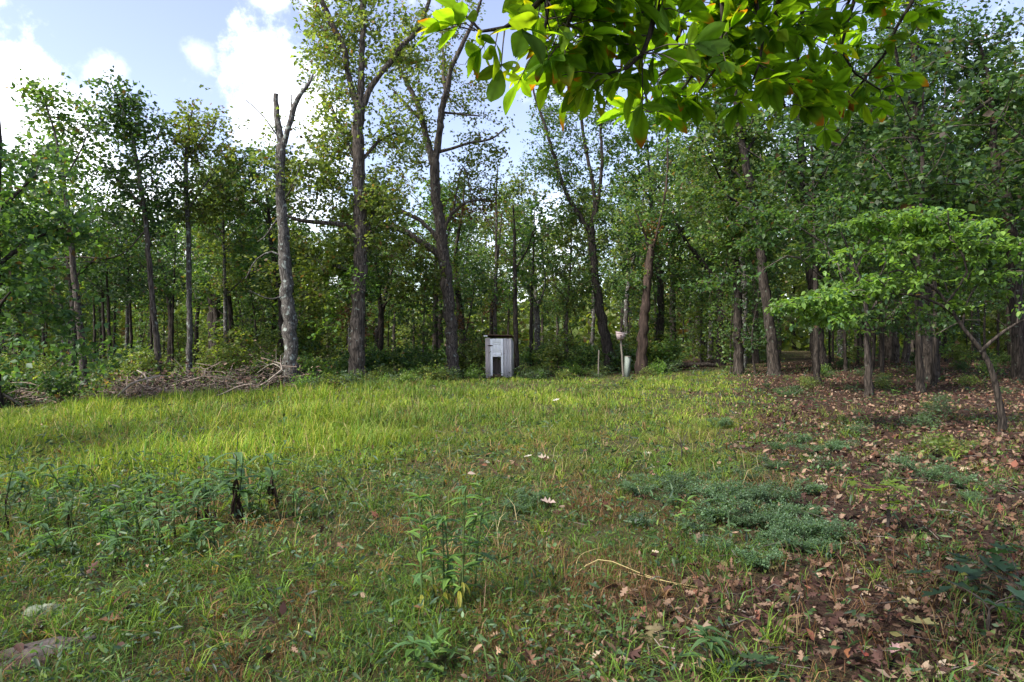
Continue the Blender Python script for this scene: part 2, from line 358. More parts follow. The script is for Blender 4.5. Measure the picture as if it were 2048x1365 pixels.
def blob_centres(blobs, D, depth):
    out = []
    for cx, cy, rx, ry, n in blobs:
        v = R.normal(size=(n, 3)); v = unit(v) * R.random((n, 1)) ** .45
        dd = D + v[:, 2] * depth + .45 * depth
        out.append(np.stack([(cx + v[:, 0] * rx - 1024) / F * D, dd, EYE + (682.5 - cy + v[:, 1] * ry) / F * D], 1))
    return np.concatenate(out)

def traced_tree(name, label, cat, trunk, limbs, blobs, bark, cols=GREEN, leaf=.14, leaves=34, r_cl=.30, depth=1.8, D=None, group=None,
                tmpl=RH, up=.55, flat=1.0, sides=12, droop=.25, maxlen=4.0, extra=None, rough=.08):
    """trunk and limbs as (px, py, width px) traced off the photograph, set at the tree's own distance and given real thickness"""
    bx, by, _ = trunk[0]
    if tmpl is RH: leaves = leaves * 1.55; r_cl *= 1.12; blobs = [(a_, b_, c_, d_, int(n_ * (1.4 if bx > 1300 else .5 if bx < 0 else .8 if bx < 450 else 1.1))) for a_, b_, c_, d_, n_ in blobs]
    D = D or base_at(bx, by); x0 = (bx - 1024) / F * D; z0 = float(ground_z(x0, D))
    base = np.array([x0, D, z0]); root = empty(name, base, label, cat, group)
    def line(pts, d0=0., d1=0.):
        k = len(pts); o = []
        for i, (px, py, wd) in enumerate(pts):
            d = D + d0 + (d1 - d0) * i / max(1, k - 1); o.append([*P(px, py, D)[[0]], d, P(px, py, D)[2], wd / F * D / 2])
        return np.array(o)
    tl = line(trunk); tl = np.vstack([[tl[0, 0], tl[0, 1], z0 - .25, tl[0, 3] * 1.05], tl]); tl[1, 2] = z0 + .04
    mb = MB(); q = add_limb(mb, tl, sides, flare=True, rough=rough); mb.build('trunk', bark, root, base, smooth=True)
    sk = [q[q[:, 2] > z0 + .35 * (q[-1, 2] - z0)]]
    for k, lm in enumerate(limbs):
        mb = MB(); q = add_limb(mb, line(lm, 0, R.uniform(-1, 1) * depth * .6), 8, rough=rough); mb.build('limb', bark, root, base, smooth=True); sk.append(q)
    if blobs:
        mb = MB(); grow(mb, np.vstack(sk), blob_centres(blobs, D, depth), leaves, r_cl, leaf, cols, up=up, tmpl=tmpl, flat=flat, droop=droop, maxlen=maxlen)
        if extra:
            for bl, cl in extra: grow(mb, np.vstack(sk), blob_centres(bl, D, depth), leaves, r_cl, leaf, cl, up=up, tmpl=tmpl, droop=droop, maxlen=maxlen)
        mb.build('crown', [M_TWIG, M_LEAF], root, base)
    return root

traced_tree('oak_tree', 'tall thick oak with three upright limbs forking high like a trident', 'tree',
    [(714, 768, 36), (716, 650, 28), (720, 560, 27), (722, 480, 28), (719, 380, 25), (717, 300, 24), (718, 205, 22)],
    [[(714, 215, 13), (697, 150, 12), (688, 95, 12), (662, 45, 11), (645, 0, 10), (632, -60, 8), (610, -140, 5)],
     [(719, 215, 15), (722, 130, 13), (724, 50, 11), (722, -20, 9), (728, -130, 5)],
     [(724, 215, 14), (745, 170, 12), (775, 130, 12), (805, 90, 11), (838, 50, 9), (856, 0, 8), (880, -70, 5)],
     [(722, 465, 13), (690, 452, 10), (650, 448, 9), (605, 445, 7), (570, 430, 4)],
     [(722, 545, 9), (690, 538, 8), (640, 520, 6), (605, 500, 4)],
     [(730, 470, 10), (742, 430, 8), (738, 380, 6), (745, 330, 4)], [(716, 330, 9), (690, 280, 7), (668, 235, 5), (650, 190, 3)], [(724, 320, 8), (760, 270, 6), (790, 250, 4)]],
    [(640, 60, 55, 100, 40), (700, 60, 70, 120, 46), (800, 60, 60, 110, 36), (660, 240, 60, 80, 40), (640, 340, 80, 70, 40), (700, 400, 90, 70, 40), (790, 260, 55, 80, 28),
     (660, 500, 90, 60, 46), (620, 590, 60, 60, 26), (770, 420, 50, 80, 24), (700, -90, 130, 70, 40)], M_BARK, OLIVE, leaf=.15, leaves=34, r_cl=.30,
    extra=[([(680, 530, 45, 30, 8), (715, 575, 45, 35, 8), (660, 620, 35, 40, 6)], LIME), ([(690, 640, 25, 45, 6)], RUST)])
traced_tree('oak_tree', 'two-stemmed oak with lichened trunk and a low limb arching out over its neighbour', 'tree',
    [(907, 757, 27), (901, 650, 24), (891, 545, 24), (882, 460, 22), (872, 380, 20), (868, 318, 19)],
    [[(866, 328, 15), (852, 275, 13), (838, 220, 12), (817, 170, 9), (797, 132, 6), (790, 90, 3)],
     [(870, 328, 15), (878, 275, 14), (886, 220, 13), (895, 185, 12), (903, 150, 10), (922, 110, 9), (945, 65, 7), (968, 5, 5), (985, -60, 3)],
     [(894, 195, 9), (886, 150, 8), (885, 110, 7), (880, 70, 4), (882, 20, 3)],
     [(887, 522, 14), (868, 500, 13), (845, 488, 12), (818, 468, 11), (792, 457, 11), (768, 456, 9), (742, 468, 7), (715, 480, 4)],
     [(885, 495, 10), (862, 462, 9), (838, 440, 8), (805, 424, 8), (775, 408, 6), (748, 380, 4)],
     [(876, 305, 7), (905, 300, 6), (940, 292, 5), (985, 285, 4), (1010, 270, 3)], [(884, 225, 5), (925, 232, 4), (960, 238, 3)],
     [(884, 470, 8), (910, 425, 7), (940, 410, 5), (975, 408, 4)], [(842, 240, 6), (815, 212, 5), (785, 180, 3)], [(905, 430, 4), (928, 340, 3), (950, 420, 2)]],
    [(850, 200, 60, 70, 26), (900, 120, 80, 60, 26), (960, 220, 50, 70, 16), (940, 300, 60, 60, 20), (960, 390, 60, 60, 18), (800, 360, 60, 70, 26), (830, 280, 60, 50, 18),
     (800, 500, 60, 40, 22), (840, 560, 60, 60, 26), (780, 560, 50, 60, 18), (900, 20, 80, 60, 22), (990, 330, 40, 60, 10), (800, 100, 50, 50, 14)], M_BARK, OLIVE, leaf=.14, leaves=30, r_cl=.30,
    extra=[([(930, 420, 35, 30, 6), (965, 410, 30, 25, 4), (830, 480, 20, 15, 3), (920, 640, 16, 20, 4)], RUST)])
traced_tree('dead_tree', 'grey lichened snag with a snapped broken top and one bare side limb', 'tree',
    [(584, 750, 32), (578, 640, 27), (571, 540, 24), (566, 470, 21), (561, 380, 19), (562, 290, 19)],
    [[(562, 298, 16), (556, 260, 14), (551, 225, 12), (548, 185, 10)],
     [(563, 298, 14), (574, 265, 11), (586, 225, 11), (600, 192, 9), (620, 168, 6), (628, 150, 3)], [(583, 215, 4), (574, 180, 2)],
     [(566, 430, 5), (545, 445, 4), (525, 470, 3), (505, 480, 2)], [(570, 520, 5), (548, 505, 4), (520, 520, 3), (500, 560, 2)], [(574, 590, 4), (548, 600, 3), (515, 585, 2)],
     [(568, 400, 4), (590, 380, 3), (612, 340, 2)], [(552, 268, 3), (520, 225, 2), (500, 208, 1.5)]],
    [(560, 320, 40, 30, 14), (530, 350, 45, 45, 14), (570, 470, 35, 30, 9), (605, 300, 40, 50, 12), (545, 270, 20, 40, 5), (600, 400, 40, 60, 10), (530, 560, 40, 60, 8)], M_GREY, OLIVE, leaf=.14, leaves=22, r_cl=.28, D=23.2, rough=.14)
traced_tree('oak_tree', 'dark leaning oak splitting low into a wide vee behind the birdhouse post', 'tree',
    [(1222, 745, 26), (1207, 660, 20), (1192, 560, 16), (1184, 480, 15), (1180, 455, 15)],
    [[(1180, 462, 11), (1158, 430, 10), (1128, 375, 8), (1108, 310, 7), (1088, 245, 6), (1068, 185, 4), (1060, 130, 3)],
     [(1181, 462, 10), (1190, 400, 8), (1176, 320, 7), (1165, 250, 6), (1162, 170, 4), (1160, 60, 3)], [(1183, 462, 8), (1196, 400, 7), (1203, 310, 6), (1200, 250, 5), (1225, 170, 3)]],
    [(1100, 230, 55, 70, 26), (1160, 200, 70, 80, 30), (1080, 320, 50, 60, 20), (1160, 330, 60, 70, 26), (1210, 380, 60, 70, 24), (1140, 440, 60, 50, 18), (1210, 480, 60, 60, 22), (1180, 580, 60, 60, 22),
     (1160, 90, 80, 60, 32), (1240, 270, 45, 70, 20), (1120, 300, 60, 90, 22), (1200, 220, 60, 90, 24)], M_DARK, GREEN, leaf=.14, leaves=34, r_cl=.32)
traced_tree('dead_tree', 'rotting brown broken trunk with peeling bark and vines at its top', 'tree',
    [(1282, 742, 25), (1284, 690, 22), (1290, 620, 18), (1297, 540, 16), (1303, 488, 12)],
    [[(1301, 510, 8), (1312, 470, 6), (1325, 410, 5), (1332, 340, 4), (1330, 270, 2)], [(1303, 500, 5), (1285, 465, 4), (1270, 430, 2)]],
    [(1290, 470, 45, 40, 14), (1310, 430, 40, 40, 10), (1280, 560, 25, 40, 8), (1295, 640, 25, 40, 6), (1330, 330, 50, 60, 16), (1300, 380, 50, 50, 14), (1330, 500, 40, 50, 10)], M_PEEL, GREEN, leaf=.13, leaves=24, r_cl=.25, depth=.9, rough=.2, extra=[([(1300, 485, 30, 40, 7)], RUST)], D=31.0)
traced_tree('oak_tree', 'tall straight oak trunk rising beside the leaf-strewn path mouth', 'tree',
    [(1549, 752, 25), (1541, 660, 20), (1529, 570, 20), (1519, 490, 17), (1503, 380, 16), (1484, 290, 14), (1476, 230, 12), (1462, 150, 9), (1450, 60, 6)],
    [[(1500, 370, 7), (1465, 330, 5), (1430, 310, 3)], [(1490, 310, 7), (1530, 250, 5), (1570, 200, 3)], [(1515, 470, 7), (1480, 420, 5), (1440, 400, 3)]],
    [(1450, 260, 80, 70, 34), (1530, 260, 70, 70, 28), (1420, 370, 60, 60, 22), (1500, 400, 70, 60, 24), (1560, 420, 60, 60, 22), (1440, 480, 60, 50, 18), (1400, 140, 70, 70, 20), (1500, 100, 90, 80, 26)], M_DARK, GREEN, leaf=.14, leaves=36, r_cl=.34)
traced_tree('oak_tree', 'stout dark oak trunk standing by the bright dogwood spray', 'tree',
    [(1640, 745, 31), (1632, 660, 26), (1623, 540, 21), (1613, 450, 18), (1606, 360, 16), (1600, 260, 15), (1598, 150, 9)],
    [[(1612, 430, 8), (1570, 370, 6), (1540, 330, 4)], [(1606, 370, 8), (1660, 300, 6), (1700, 260, 4)]],
    [(1600, 330, 90, 70, 34), (1680, 330, 80, 70, 28), (1560, 440, 70, 50, 22), (1680, 440, 70, 60, 24), (1600, 220, 100, 80, 28), (1640, 100, 110, 80, 28)], M_DARK, DEEP, leaf=.14, leaves=38, r_cl=.36)
traced_tree('oak_tree', 'thickest and darkest oak trunk deep in the shade behind the dogwood', 'tree',
    [(1856, 772, 34), (1846, 640, 30), (1838, 480, 28), (1832, 350, 24), (1828, 220, 18), (1830, 80, 14)],
    [[(1836, 420, 14), (1790, 340, 10), (1750, 280, 6)], [(1832, 330, 13), (1890, 260, 10), (1940, 220, 5)], [(1828, 230, 9), (1780, 150, 7), (1750, 90, 4)]],
    [(1780, 330, 100, 90, 40), (1880, 320, 90, 90, 36), (1760, 180, 110, 80, 36), (1900, 160, 100, 90, 36), (1840, 40, 130, 80, 36), (1720, 430, 80, 60, 22), (1900, 440, 80, 60, 22)], M_DARK, DEEP, leaf=.14, leaves=40, r_cl=.36, D=21.5)
traced_tree('oak_tree', 'dark trunk cut by the right edge under heavy foliage', 'tree',
    [(2041, 765, 27), (2034, 640, 24), (2024, 500, 25), (2012, 400, 20), (1990, 320, 14), (1986, 240, 11), (1975, 150, 8), (1960, 90, 5)],
    [[(1992, 330, 9), (2030, 260, 7), (2060, 200, 4)], [(2020, 470, 9), (2060, 400, 7), (2090, 330, 4)]],
    [(2010, 210, 70, 80, 28), (2050, 350, 70, 90, 30), (1970, 80, 80, 80, 26), (2080, 120, 90, 120, 30), (1960, 430, 60, 60, 16), (2050, 500, 70, 60, 20)], M_DARK, DEEP, leaf=.14, leaves=38, r_cl=.34, D=21.0)
traced_tree('oak_tree', 'slender pale straight trunk rising from the middle of the brush pile', 'tree',
    [(379, 762, 13), (379, 660, 11), (378, 560, 10), (376, 450, 9), (372, 360, 8), (374, 290, 6), (385, 215, 3)],
    [[(375, 420, 4), (410, 370, 3), (440, 330, 2)], [(373, 350, 4), (345, 310, 3), (330, 260, 2)], [(373, 320, 4), (420, 280, 3), (450, 260, 2)]],
    [(390, 235, 55, 45, 26), (420, 300, 65, 60, 32), (360, 310, 45, 60, 22), (460, 370, 50, 60, 24), (390, 400, 60, 50, 20), (350, 430, 40, 40, 10)], M_GREY, OLIVE, leaf=.15, leaves=34, r_cl=.32, D=24.5)
traced_tree('oak_tree', 'slim lichened oak with a dark green tufted top against open sky', 'tree',
    [(319, 752, 15), (309, 640, 11), (300, 540, 10), (291, 440, 9), (278, 350, 8), (268, 290, 6), (245, 220, 4), (222, 165, 2)],
    [[(288, 420, 4), (255, 380, 3), (220, 350, 2)], [(274, 330, 4), (300, 290, 3), (310, 250, 2)], [(293, 460, 3), (240, 512, 3), (150, 515, 2.5), (105, 520, 1.5)]],
    [(218, 172, 18, 20, 8), (235, 210, 50, 35, 26), (260, 245, 40, 25, 14), (215, 250, 50, 40, 20), (270, 320, 45, 50, 20), (225, 350, 50, 50, 22), (290, 400, 50, 50, 20), (320, 350, 30, 40, 8), (240, 450, 70, 50, 24)],
    M_BARK, DEEP, leaf=.15, leaves=34, r_cl=.30, D=22.5)
traced_tree('oak_tree', 'thin curving tree with airy crown against the white cloud', 'tree',
    [(168, 760, 15), (162, 670, 13), (152, 580, 12), (142, 490, 10), (133, 400, 8), (122, 330, 6), (105, 250, 4), (80, 180, 2)],
    [[(140, 480, 5), (100, 430, 4), (60, 390, 2)], [(128, 360, 4), (160, 300, 3), (175, 260, 2)]],
    [(75, 180, 45, 30, 16), (95, 230, 50, 45, 20), (140, 265, 45, 45, 14), (110, 300, 50, 40, 14), (60, 400, 60, 40, 16), (140, 400, 40, 40, 10), (100, 460, 80, 40, 18), (170, 490, 50, 50, 14)], M_BARK, GREEN, leaf=.15, leaves=28, r_cl=.30, D=20.5)
traced_tree('oak_tree', 'dark forked trunk standing in deep shade right of the slender pale trunk', 'tree',
    [(430, 735, 20), (428, 640, 21), (424, 560, 19), (424, 490, 15), (430, 430, 10)],
    [[(428, 520, 10), (440, 470, 8), (444, 410, 6), (448, 340, 4)], [(424, 480, 9), (410, 420, 6), (405, 360, 4)]],
    [(430, 370, 60, 60, 26), (480, 420, 60, 60, 24), (400, 450, 60, 50, 22), (470, 500, 70, 50, 24), (520, 420, 40, 50, 12), (420, 550, 70, 40, 20)], M_DARK, GREEN, leaf=.15, leaves=36, r_cl=.34, D=32)
traced_tree('oak_tree', 'leafy dark tree whose branches crowd in at the left border', 'tree',
    [(-20, 790, 34), (-22, 650, 28), (-12, 520, 22), (-10, 400, 16), (-2, 280, 10), (-10, 180, 5)],
    [[(-14, 540, 9), (40, 470, 7), (80, 440, 4)], [(-10, 430, 8), (40, 380, 6), (70, 350, 3)], [(-20, 640, 7), (40, 600, 5), (80, 590, 3)]],
    [(20, 360, 50, 60, 18), (50, 450, 70, 60, 30), (20, 540, 80, 50, 28), (-40, 440, 80, 90, 30), (40, 620, 80, 50, 24), (10, 280, 50, 40, 12), (-60, 300, 70, 90, 24), (60, 700, 80, 40, 22)], M_DARK, DEEP, leaf=.16, leaves=36, r_cl=.34, D=16)
traced_tree('sapling', 'thin bare-stemmed sapling rising directly behind the white shed', 'tree',
    [(992, 735, 9), (990, 640, 8), (992, 540, 6), (993, 450, 5), (992, 400, 4), (996, 330, 2)], [[(991, 560, 4), (1000, 470, 3), (1004, 420, 2)], [(992, 470, 3), (965, 425, 2)]],
    [(990, 440, 50, 40, 8), (1010, 520, 40, 40, 7), (970, 560, 40, 40, 7), (1000, 630, 30, 30, 5)], M_BARK, OLIVE, leaf=.13, leaves=20, r_cl=.28, D=33, extra=[([(990, 620, 40, 15, 5), (985, 430, 40, 20, 4)], RUST)])
traced_tree('sapling', 'upright dark sapling close against the shed on its path side', 'tree',
    [(1033, 745, 12), (1031, 650, 10), (1030, 560, 8), (1029, 470, 6), (1026, 410, 3)], [[(1029, 500, 3), (1012, 490, 2)], [(1030, 540, 4), (1055, 500, 3), (1065, 470, 2)]],
    [(1040, 470, 45, 45, 12), (1060, 530, 45, 40, 11), (1030, 590, 45, 35, 9)], M_DARK, GREEN, leaf=.13, leaves=24, r_cl=.3, D=32.5)
traced_tree('sapling', 'pale grey leaning sapling bent at a kink right of the shed', 'tree',
    [(1073, 740, 13), (1074, 680, 12), (1072, 620, 11), (1060, 580, 6), (1052, 555, 4), (1040, 500, 2)], [[(1072, 625, 5), (1090, 570, 4), (1085, 500, 3), (1095, 450, 2)]],
    [(1050, 500, 40, 40, 9), (1095, 500, 45, 60, 14), (1100, 600, 45, 45, 12)], M_GREY, GREEN, leaf=.13, leaves=24, r_cl=.3, D=36)
traced_tree('sapling', 'dark leaning sapling between the two big oaks', 'tree',
    [(750, 752, 15), (757, 680, 13), (766, 610, 10), (778, 560, 7), (790, 520, 4)], [[(764, 620, 5), (790, 590, 3)]],
    [(790, 500, 45, 45, 12), (760, 580, 45, 40, 11), (815, 600, 40, 50, 11)], M_DARK, GREEN, leaf=.13, leaves=28, r_cl=.3, D=35)
traced_tree('sapling', 'dark companion trunk close behind the two-stemmed oak', 'tree',
    [(929, 748, 15), (924, 660, 14), (915, 580, 11), (912, 500, 8), (925, 420, 5), (930, 340, 3)], [],
    [(930, 480, 45, 60, 14), (945, 570, 40, 50, 12)], M_DARK, GREEN, leaf=.13, leaves=26, r_cl=.3, D=33)
traced_tree('oak_tree', 'leaning dark trunk slanting away left beyond the open woodland floor', 'tree',
    [(1440, 728, 18), (1441, 650, 15), (1436, 580, 13), (1418, 545, 11), (1395, 515, 9), (1370, 480, 6), (1350, 440, 4)], [[(1438, 600, 8), (1450, 520, 6), (1455, 440, 4)]],
    [(1370, 450, 60, 50, 22), (1440, 430, 60, 60, 22), (1400, 560, 60, 50, 18), (1340, 520, 50, 50, 14), (1440, 620, 60, 40, 14)], M_DARK, GREEN, leaf=.14, leaves=34, r_cl=.34, D=37)
traced_tree('hornbeam_tree', 'small crooked tree with mottled lichen trunk among fallen leaves', 'tree',
    [(1738, 792, 16), (1736, 730, 13), (1733, 690, 11), (1735, 640, 9), (1725, 580, 8), (1705, 520, 5), (1680, 460, 3)],
    [[(1733, 660, 6), (1690, 600, 5), (1640, 560, 3), (1590, 520, 2)], [(1734, 640, 6), (1780, 580, 4), (1820, 550, 3)], [(1722, 570, 5), (1660, 500, 4), (1590, 450, 2)], [(1712, 540, 4), (1740, 470, 3)]],
    [(1600, 440, 90, 30, 30), (1690, 420, 80, 30, 24), (1540, 480, 60, 30, 16), (1640, 510, 90, 25, 24), (1760, 500, 80, 35, 22), (1520, 420, 60, 30, 14), (1720, 640, 80, 30, 14), (1800, 600, 60, 40, 16), (1850, 540, 80, 40, 20), (1900, 640, 80, 40, 14), (1460, 560, 60, 30, 12)],
    M_DARK, DEEP, leaf=.13, leaves=34, r_cl=.24, depth=1.6, tmpl=OV, up=.8, flat=.35, droop=.4, D=17.5)
traced_tree('dogwood_tree', 'small dogwood with bent grey stem and flat sprays of bright leaves', 'tree',
    [(2006, 868, 14), (1994, 780, 11), (1972, 715, 10), (1945, 680, 8), (1915, 640, 7), (1890, 600, 6), (1862, 570, 6)],
    [[(1960, 705, 8), (1990, 670, 6), (2030, 640, 4), (2070, 625, 3)], [(1905, 625, 6), (1860, 600, 5), (1820, 590, 4), (1740, 590, 3), (1660, 600, 2), (1600, 610, 1.5)],
     [(1872, 580, 5), (1845, 560, 4), (1840, 520, 3), (1800, 470, 2), (1760, 440, 1.5)], [(1925, 650, 5), (1950, 600, 4), (1990, 560, 3), (2050, 530, 2)],
     [(1895, 605, 5), (1930, 540, 4), (1890, 470, 3), (1880, 420, 2)], [(1862, 572, 4), (1800, 540, 3), (1740, 560, 2), (1700, 580, 1.5)],
     [(1935, 560, 3), (1990, 480, 3), (2040, 440, 2)]],
    [(1640, 610, 80, 14, 24), (1700, 590, 90, 16, 26), (1760, 565, 60, 18, 14), (1660, 640, 40, 12, 8), (1780, 440, 60, 16, 16), (1860, 430, 80, 25, 24), (1930, 450, 80, 30, 22), (1990, 490, 70, 25, 18),
     (1840, 490, 70, 20, 14), (2030, 540, 60, 30, 14), (1730, 500, 50, 14, 8), (1900, 520, 60, 20, 8), (1690, 625, 60, 14, 12), (1830, 560, 70, 25, 10), (1960, 600, 80, 30, 10)],
    M_DARK, LIME + GREEN[:3], leaf=.095, leaves=46, r_cl=.18, depth=.9, tmpl=OV, up=.75, flat=.3, droop=.6, D=11.2, maxlen=1.6)

# ------------------------------------------------------------------ forest trees further in: prototypes, then copies
def proto_tree(h, r0, crown_from, crown_r, ncl, leaves, leaf, cols, bark, name, label, group, lean=.4, limbs=5):
    root = empty(name, (0, 0, 0), label, 'tree', group)
    top = np.array([R.normal() * lean, R.normal() * lean, h * .93])
    line = np.array([[0, 0, -.2, r0 * 1.1], [R.normal() * .08, R.normal() * .08, h * .3, r0 * .85], [top[0] * .5, top[1] * .5, h * .6, r0 * .6], [*top, .02]])
    mb = MB(); q = add_limb(mb, line, 8, flare=True); sk = [q[q[:, 2] > h * crown_from * .7]]
    for k in range(limbs):
        i = int(len(q) * R.uniform(crown_from, .85)); a = q[i]; an = R.uniform(0, 6.28); L = crown_r * R.uniform(.6, 1.1)
        l = np.array([[*a[:3], a[3] * .55], [a[0] + math.cos(an) * L * .5, a[1] + math.sin(an) * L * .5, a[2] + L * .5, a[3] * .35], [a[0] + math.cos(an) * L, a[1] + math.sin(an) * L, a[2] + L * .95, .015]])
        sk.append(add_limb(mb, l, 6))
    mb.build('trunk', bark, root, smooth=True)
    zz = R.uniform(crown_from, 1.0, ncl) ; prof = np.sin(np.clip((zz - crown_from) / (1 - crown_from), .08, .94) * math.pi) ** .6
    an = R.uniform(0, 6.28, ncl); rr = crown_r * prof * R.random(ncl) ** .5
    lob = 1 + .35 * np.sin(3 * an + R.uniform(0, 6)) * np.sin(zz * 17)
    c = np.c_[np.cos(an) * rr * lob + top[0] * zz, np.sin(an) * rr * lob + top[1] * zz, zz * h]
    mb = MB(); grow(mb, np.vstack(sk), c, leaves, .36, leaf, cols, maxlen=3.5); mb.build('crown', [M_TWIG, M_LEAF], root)
    return root
G1 = 'forest trees standing behind the clearing'
protos = [proto_tree(11.5, .17, .40, 2.2, 135, 30, .19, GREEN, M_DARK, 'forest_tree', 'dark-trunked leafy tree in the woods behind the clearing', G1),
          proto_tree(13.0, .20, .44, 2.5, 150, 30, .19, DEEP, M_DARK, 'forest_tree', 'dark-trunked leafy tree in the woods behind the clearing', G1),
          proto_tree(10.0, .12, .36, 1.8, 105, 30, .18, OLIVE, M_BARK, 'forest_tree', 'dark-trunked leafy tree in the woods behind the clearing', G1),
          proto_tree(12.0, .15, .46, 2.0, 115, 30, .19, OLIVE, M_GREY, 'forest_tree', 'dark-trunked leafy tree in the woods behind the clearing', G1)]
G2 = 'thin saplings under the trees'
sproto = [proto_tree(5.5, .045, .12, 1.3, 70, 26, .15, GREEN, M_BARK, 'sapling', 'thin leafy sapling growing among the forest trunks', G2, .25, 3),
          proto_tree(4.2, .035, .10, 1.2, 60, 26, .15, OLIVE, M_GREY, 'sapling', 'thin leafy sapling growing among the forest trunks', G2, .25, 3),
          proto_tree(6.5, .055, .22, 1.5, 80, 26, .15, DEEP, M_DARK, 'sapling', 'thin leafy sapling growing among the forest trunks', G2, .25, 3)]
sproto.append(proto_tree(7.0, .07, .48, 1.7, 70, 26, .15, DEEP, M_DARK, 'sapling', 'thin leafy sapling', G2, .3, 3))
def proto_shrub(h, rad, ncl, leaves, leaf, cols, name, label, group, cat='shrub'):
    root = empty(name, (0, 0, 0), label, cat, group)
    mb = MB(); sk = []
    for k in range(6):
        an = R.uniform(0, 6.28); L = rad * R.uniform(.3, .8)
        sk.append(add_limb(mb, np.array([[0, 0, -.06, .014], [math.cos(an) * L * .4, math.sin(an) * L * .4, h * .4, .010], [math.cos(an) * L, math.sin(an) * L, h * R.uniform(.6, .9), .005]]), 5))
    mb.build('stem', M_TWIG, root)
    v = unit(R.normal(size=(ncl, 3))) * R.random((ncl, 1)) ** .45 * np.array([rad, rad, h * .5]); v[:, 2] = np.abs(v[:, 2] + h * .5) + .06
    mb = MB(); grow(mb, np.vstack(sk), v, leaves, .16, leaf, cols, maxlen=1.2, thick=.7, tmpl=OV if leaf < .12 else RH); mb.build('foliage', [M_TWIG, M_LEAF], root)
    return root
G3 = 'shrubs along the forest edge'
FEAX = [(3, (.085, .14, .07)), (3, (.11, .16, .08)), (2, (.07, .12, .04))]
hproto = [proto_shrub(1.8, 1.0, 60, 26, .13, GREEN, 'shrub', 'leafy green shrub at the foot of the forest edge', G3),
          proto_shrub(1.3, .9, 50, 26, .13, DEEP, 'shrub', 'leafy green shrub at the foot of the forest edge', G3),
          proto_shrub(2.4, 1.2, 75, 26, .14, OLIVE, 'shrub', 'leafy green shrub at the foot of the forest edge', G3)]
lproto = [proto_shrub(.55, .55, 34, 20, .085, OLIVE, 'low_plant', 'low leafy plant', 'low plants at the foot of the woods', 'plant'), proto_shrub(.42, .6, 34, 20, .08, FEAX, 'low_plant', 'low leafy plant', 'low plants at the foot of the woods', 'plant'), proto_shrub(.7, .5, 34, 22, .09, LIME, 'low_plant', 'low leafy plant', 'low plants at the foot of the woods', 'plant')]
used = set()
LAND = [(130, 'left border'), (330, 'dark brush pile'), (480, 'slender pale trunk'), (640, 'grey snapped snag'), (800, 'trident-forked oak'), (945, 'two-stemmed oak'), (1060, 'white shed'),
        (1160, 'black stump'), (1260, 'birdhouse'), (1360, 'peeling broken trunk'), (1480, 'leaning dark trunk'), (1600, 'path mouth'), (1720, 'stout dark oak'), (1880, 'thickest dark oak'), (9999, 'right border')]
ORD = 'nearest second third fourth fifth sixth seventh eighth ninth tenth eleventh twelfth thirteenth fourteenth fifteenth sixteenth seventeenth eighteenth nineteenth twentieth'.split()
for t_, tens in (('twenty', 'thirtieth'), ('thirty', 'fortieth'), ('forty', 'fiftieth'), ('fifty', 'sixtieth'), ('sixty', 'seventieth')): ORD += [t_ + '-' + u_ for u_ in ['first'] + ORD[1:9]] + [tens]
def relabel_row(objs, fmt):
    for k, o in enumerate(sorted(objs, key=lambda q: q.location.x / q.location.y)): o['label'] = fmt.format('first' if k == 0 else ORD[k])

def relabel(objs, fmt):
    seen = {}
    for o in sorted(objs, key=lambda q: q.location.y):
        px = 1024 + o.location.x / o.location.y * F; ld = next(n_ for lim, n_ in LAND if px < lim); k = seen.get(ld, 0); seen[ld] = k + 1
        o['label'] = fmt.format(look=o.get('look', ''), n=ORD[min(k, 69)], land=ld)
        if 'look' in o: del o['look']
def place(protos_, k, x, y, s, label=None):
    p_ = protos_[k % len(protos_)]
    if id(p_) in used: o = copy_tree(p_)
    else: o = p_; used.add(id(p_))
    o.location = (x, y, float(ground_z(x, y)) - .02); o.rotation_euler = (0, 0, R.uniform(0, 6.28)); o.scale = (s * R.uniform(.9, 1.1),) * 2 + (s,)
    if label: o['label'] = label
    return o
def scatter(n, y0, y1, mind, xm=.86, test=None):
    pts = []; tries = 0
    while len(pts) < n and tries < n * 60:
        tries += 1
        y = R.uniform(y0, y1); x = R.uniform(-xm, xm) * y
        if test and not test(x, y): continue
        if all((x - a) ** 2 + (y - b_) ** 2 > mind ** 2 for a, b_ in pts): pts.append((x, y))
    return pts
inwood = lambda m: (lambda x, y: y > edge_y(x) + m if x < litter_x(y) else y > 24 + m)
# the path mouth right of the middle stays open
def open_path(x, y): return abs(x / y - (.405 + .0006 * y)) < .035
kk = 0; TT, TS, TH, TK = [], [], [], []
for x, y in scatter(132, 25, 78, 2.4, test=lambda x, y: inwood(4)(x, y) and not (open_path(x, y) and y < 60)):
    u = x / y
    hs_ = np.interp(u, [-.8, -.45, -.2, 0, .2, .4, .8], [.82, .80, .80, .94, 1.15, 1.3, 1.35]) * np.interp(y, [24, 40, 78], [.82, 1.0, 1.35]) * R.uniform(.86, 1.1)
    o = place(protos, kk, x, y, hs_); o['look'] = ['dark-trunked green', 'tall dark-leaved', 'slim olive-leaved', 'grey-trunked olive-leaved'][kk % 4]; TT.append(o); kk += 1
for x, y in scatter(80, 15, 60, 1.6, test=lambda x, y: inwood(1.2)(x, y) and not open_path(x, y) and (y > 27 or x / y > -.15)):
    TS.append(place(sproto, kk, x, y, R.uniform(.7, 1.15))); kk += 1
for x, y in scatter(30, 18, 48, 2.4, test=lambda x, y: x > litter_x(y) + 1.2 and x / y > .33 and not open_path(x, y)):
    TS.append(place(sproto, 3 if kk % 6 else 2, x, y, R.uniform(.75, 1.35))); kk += 1
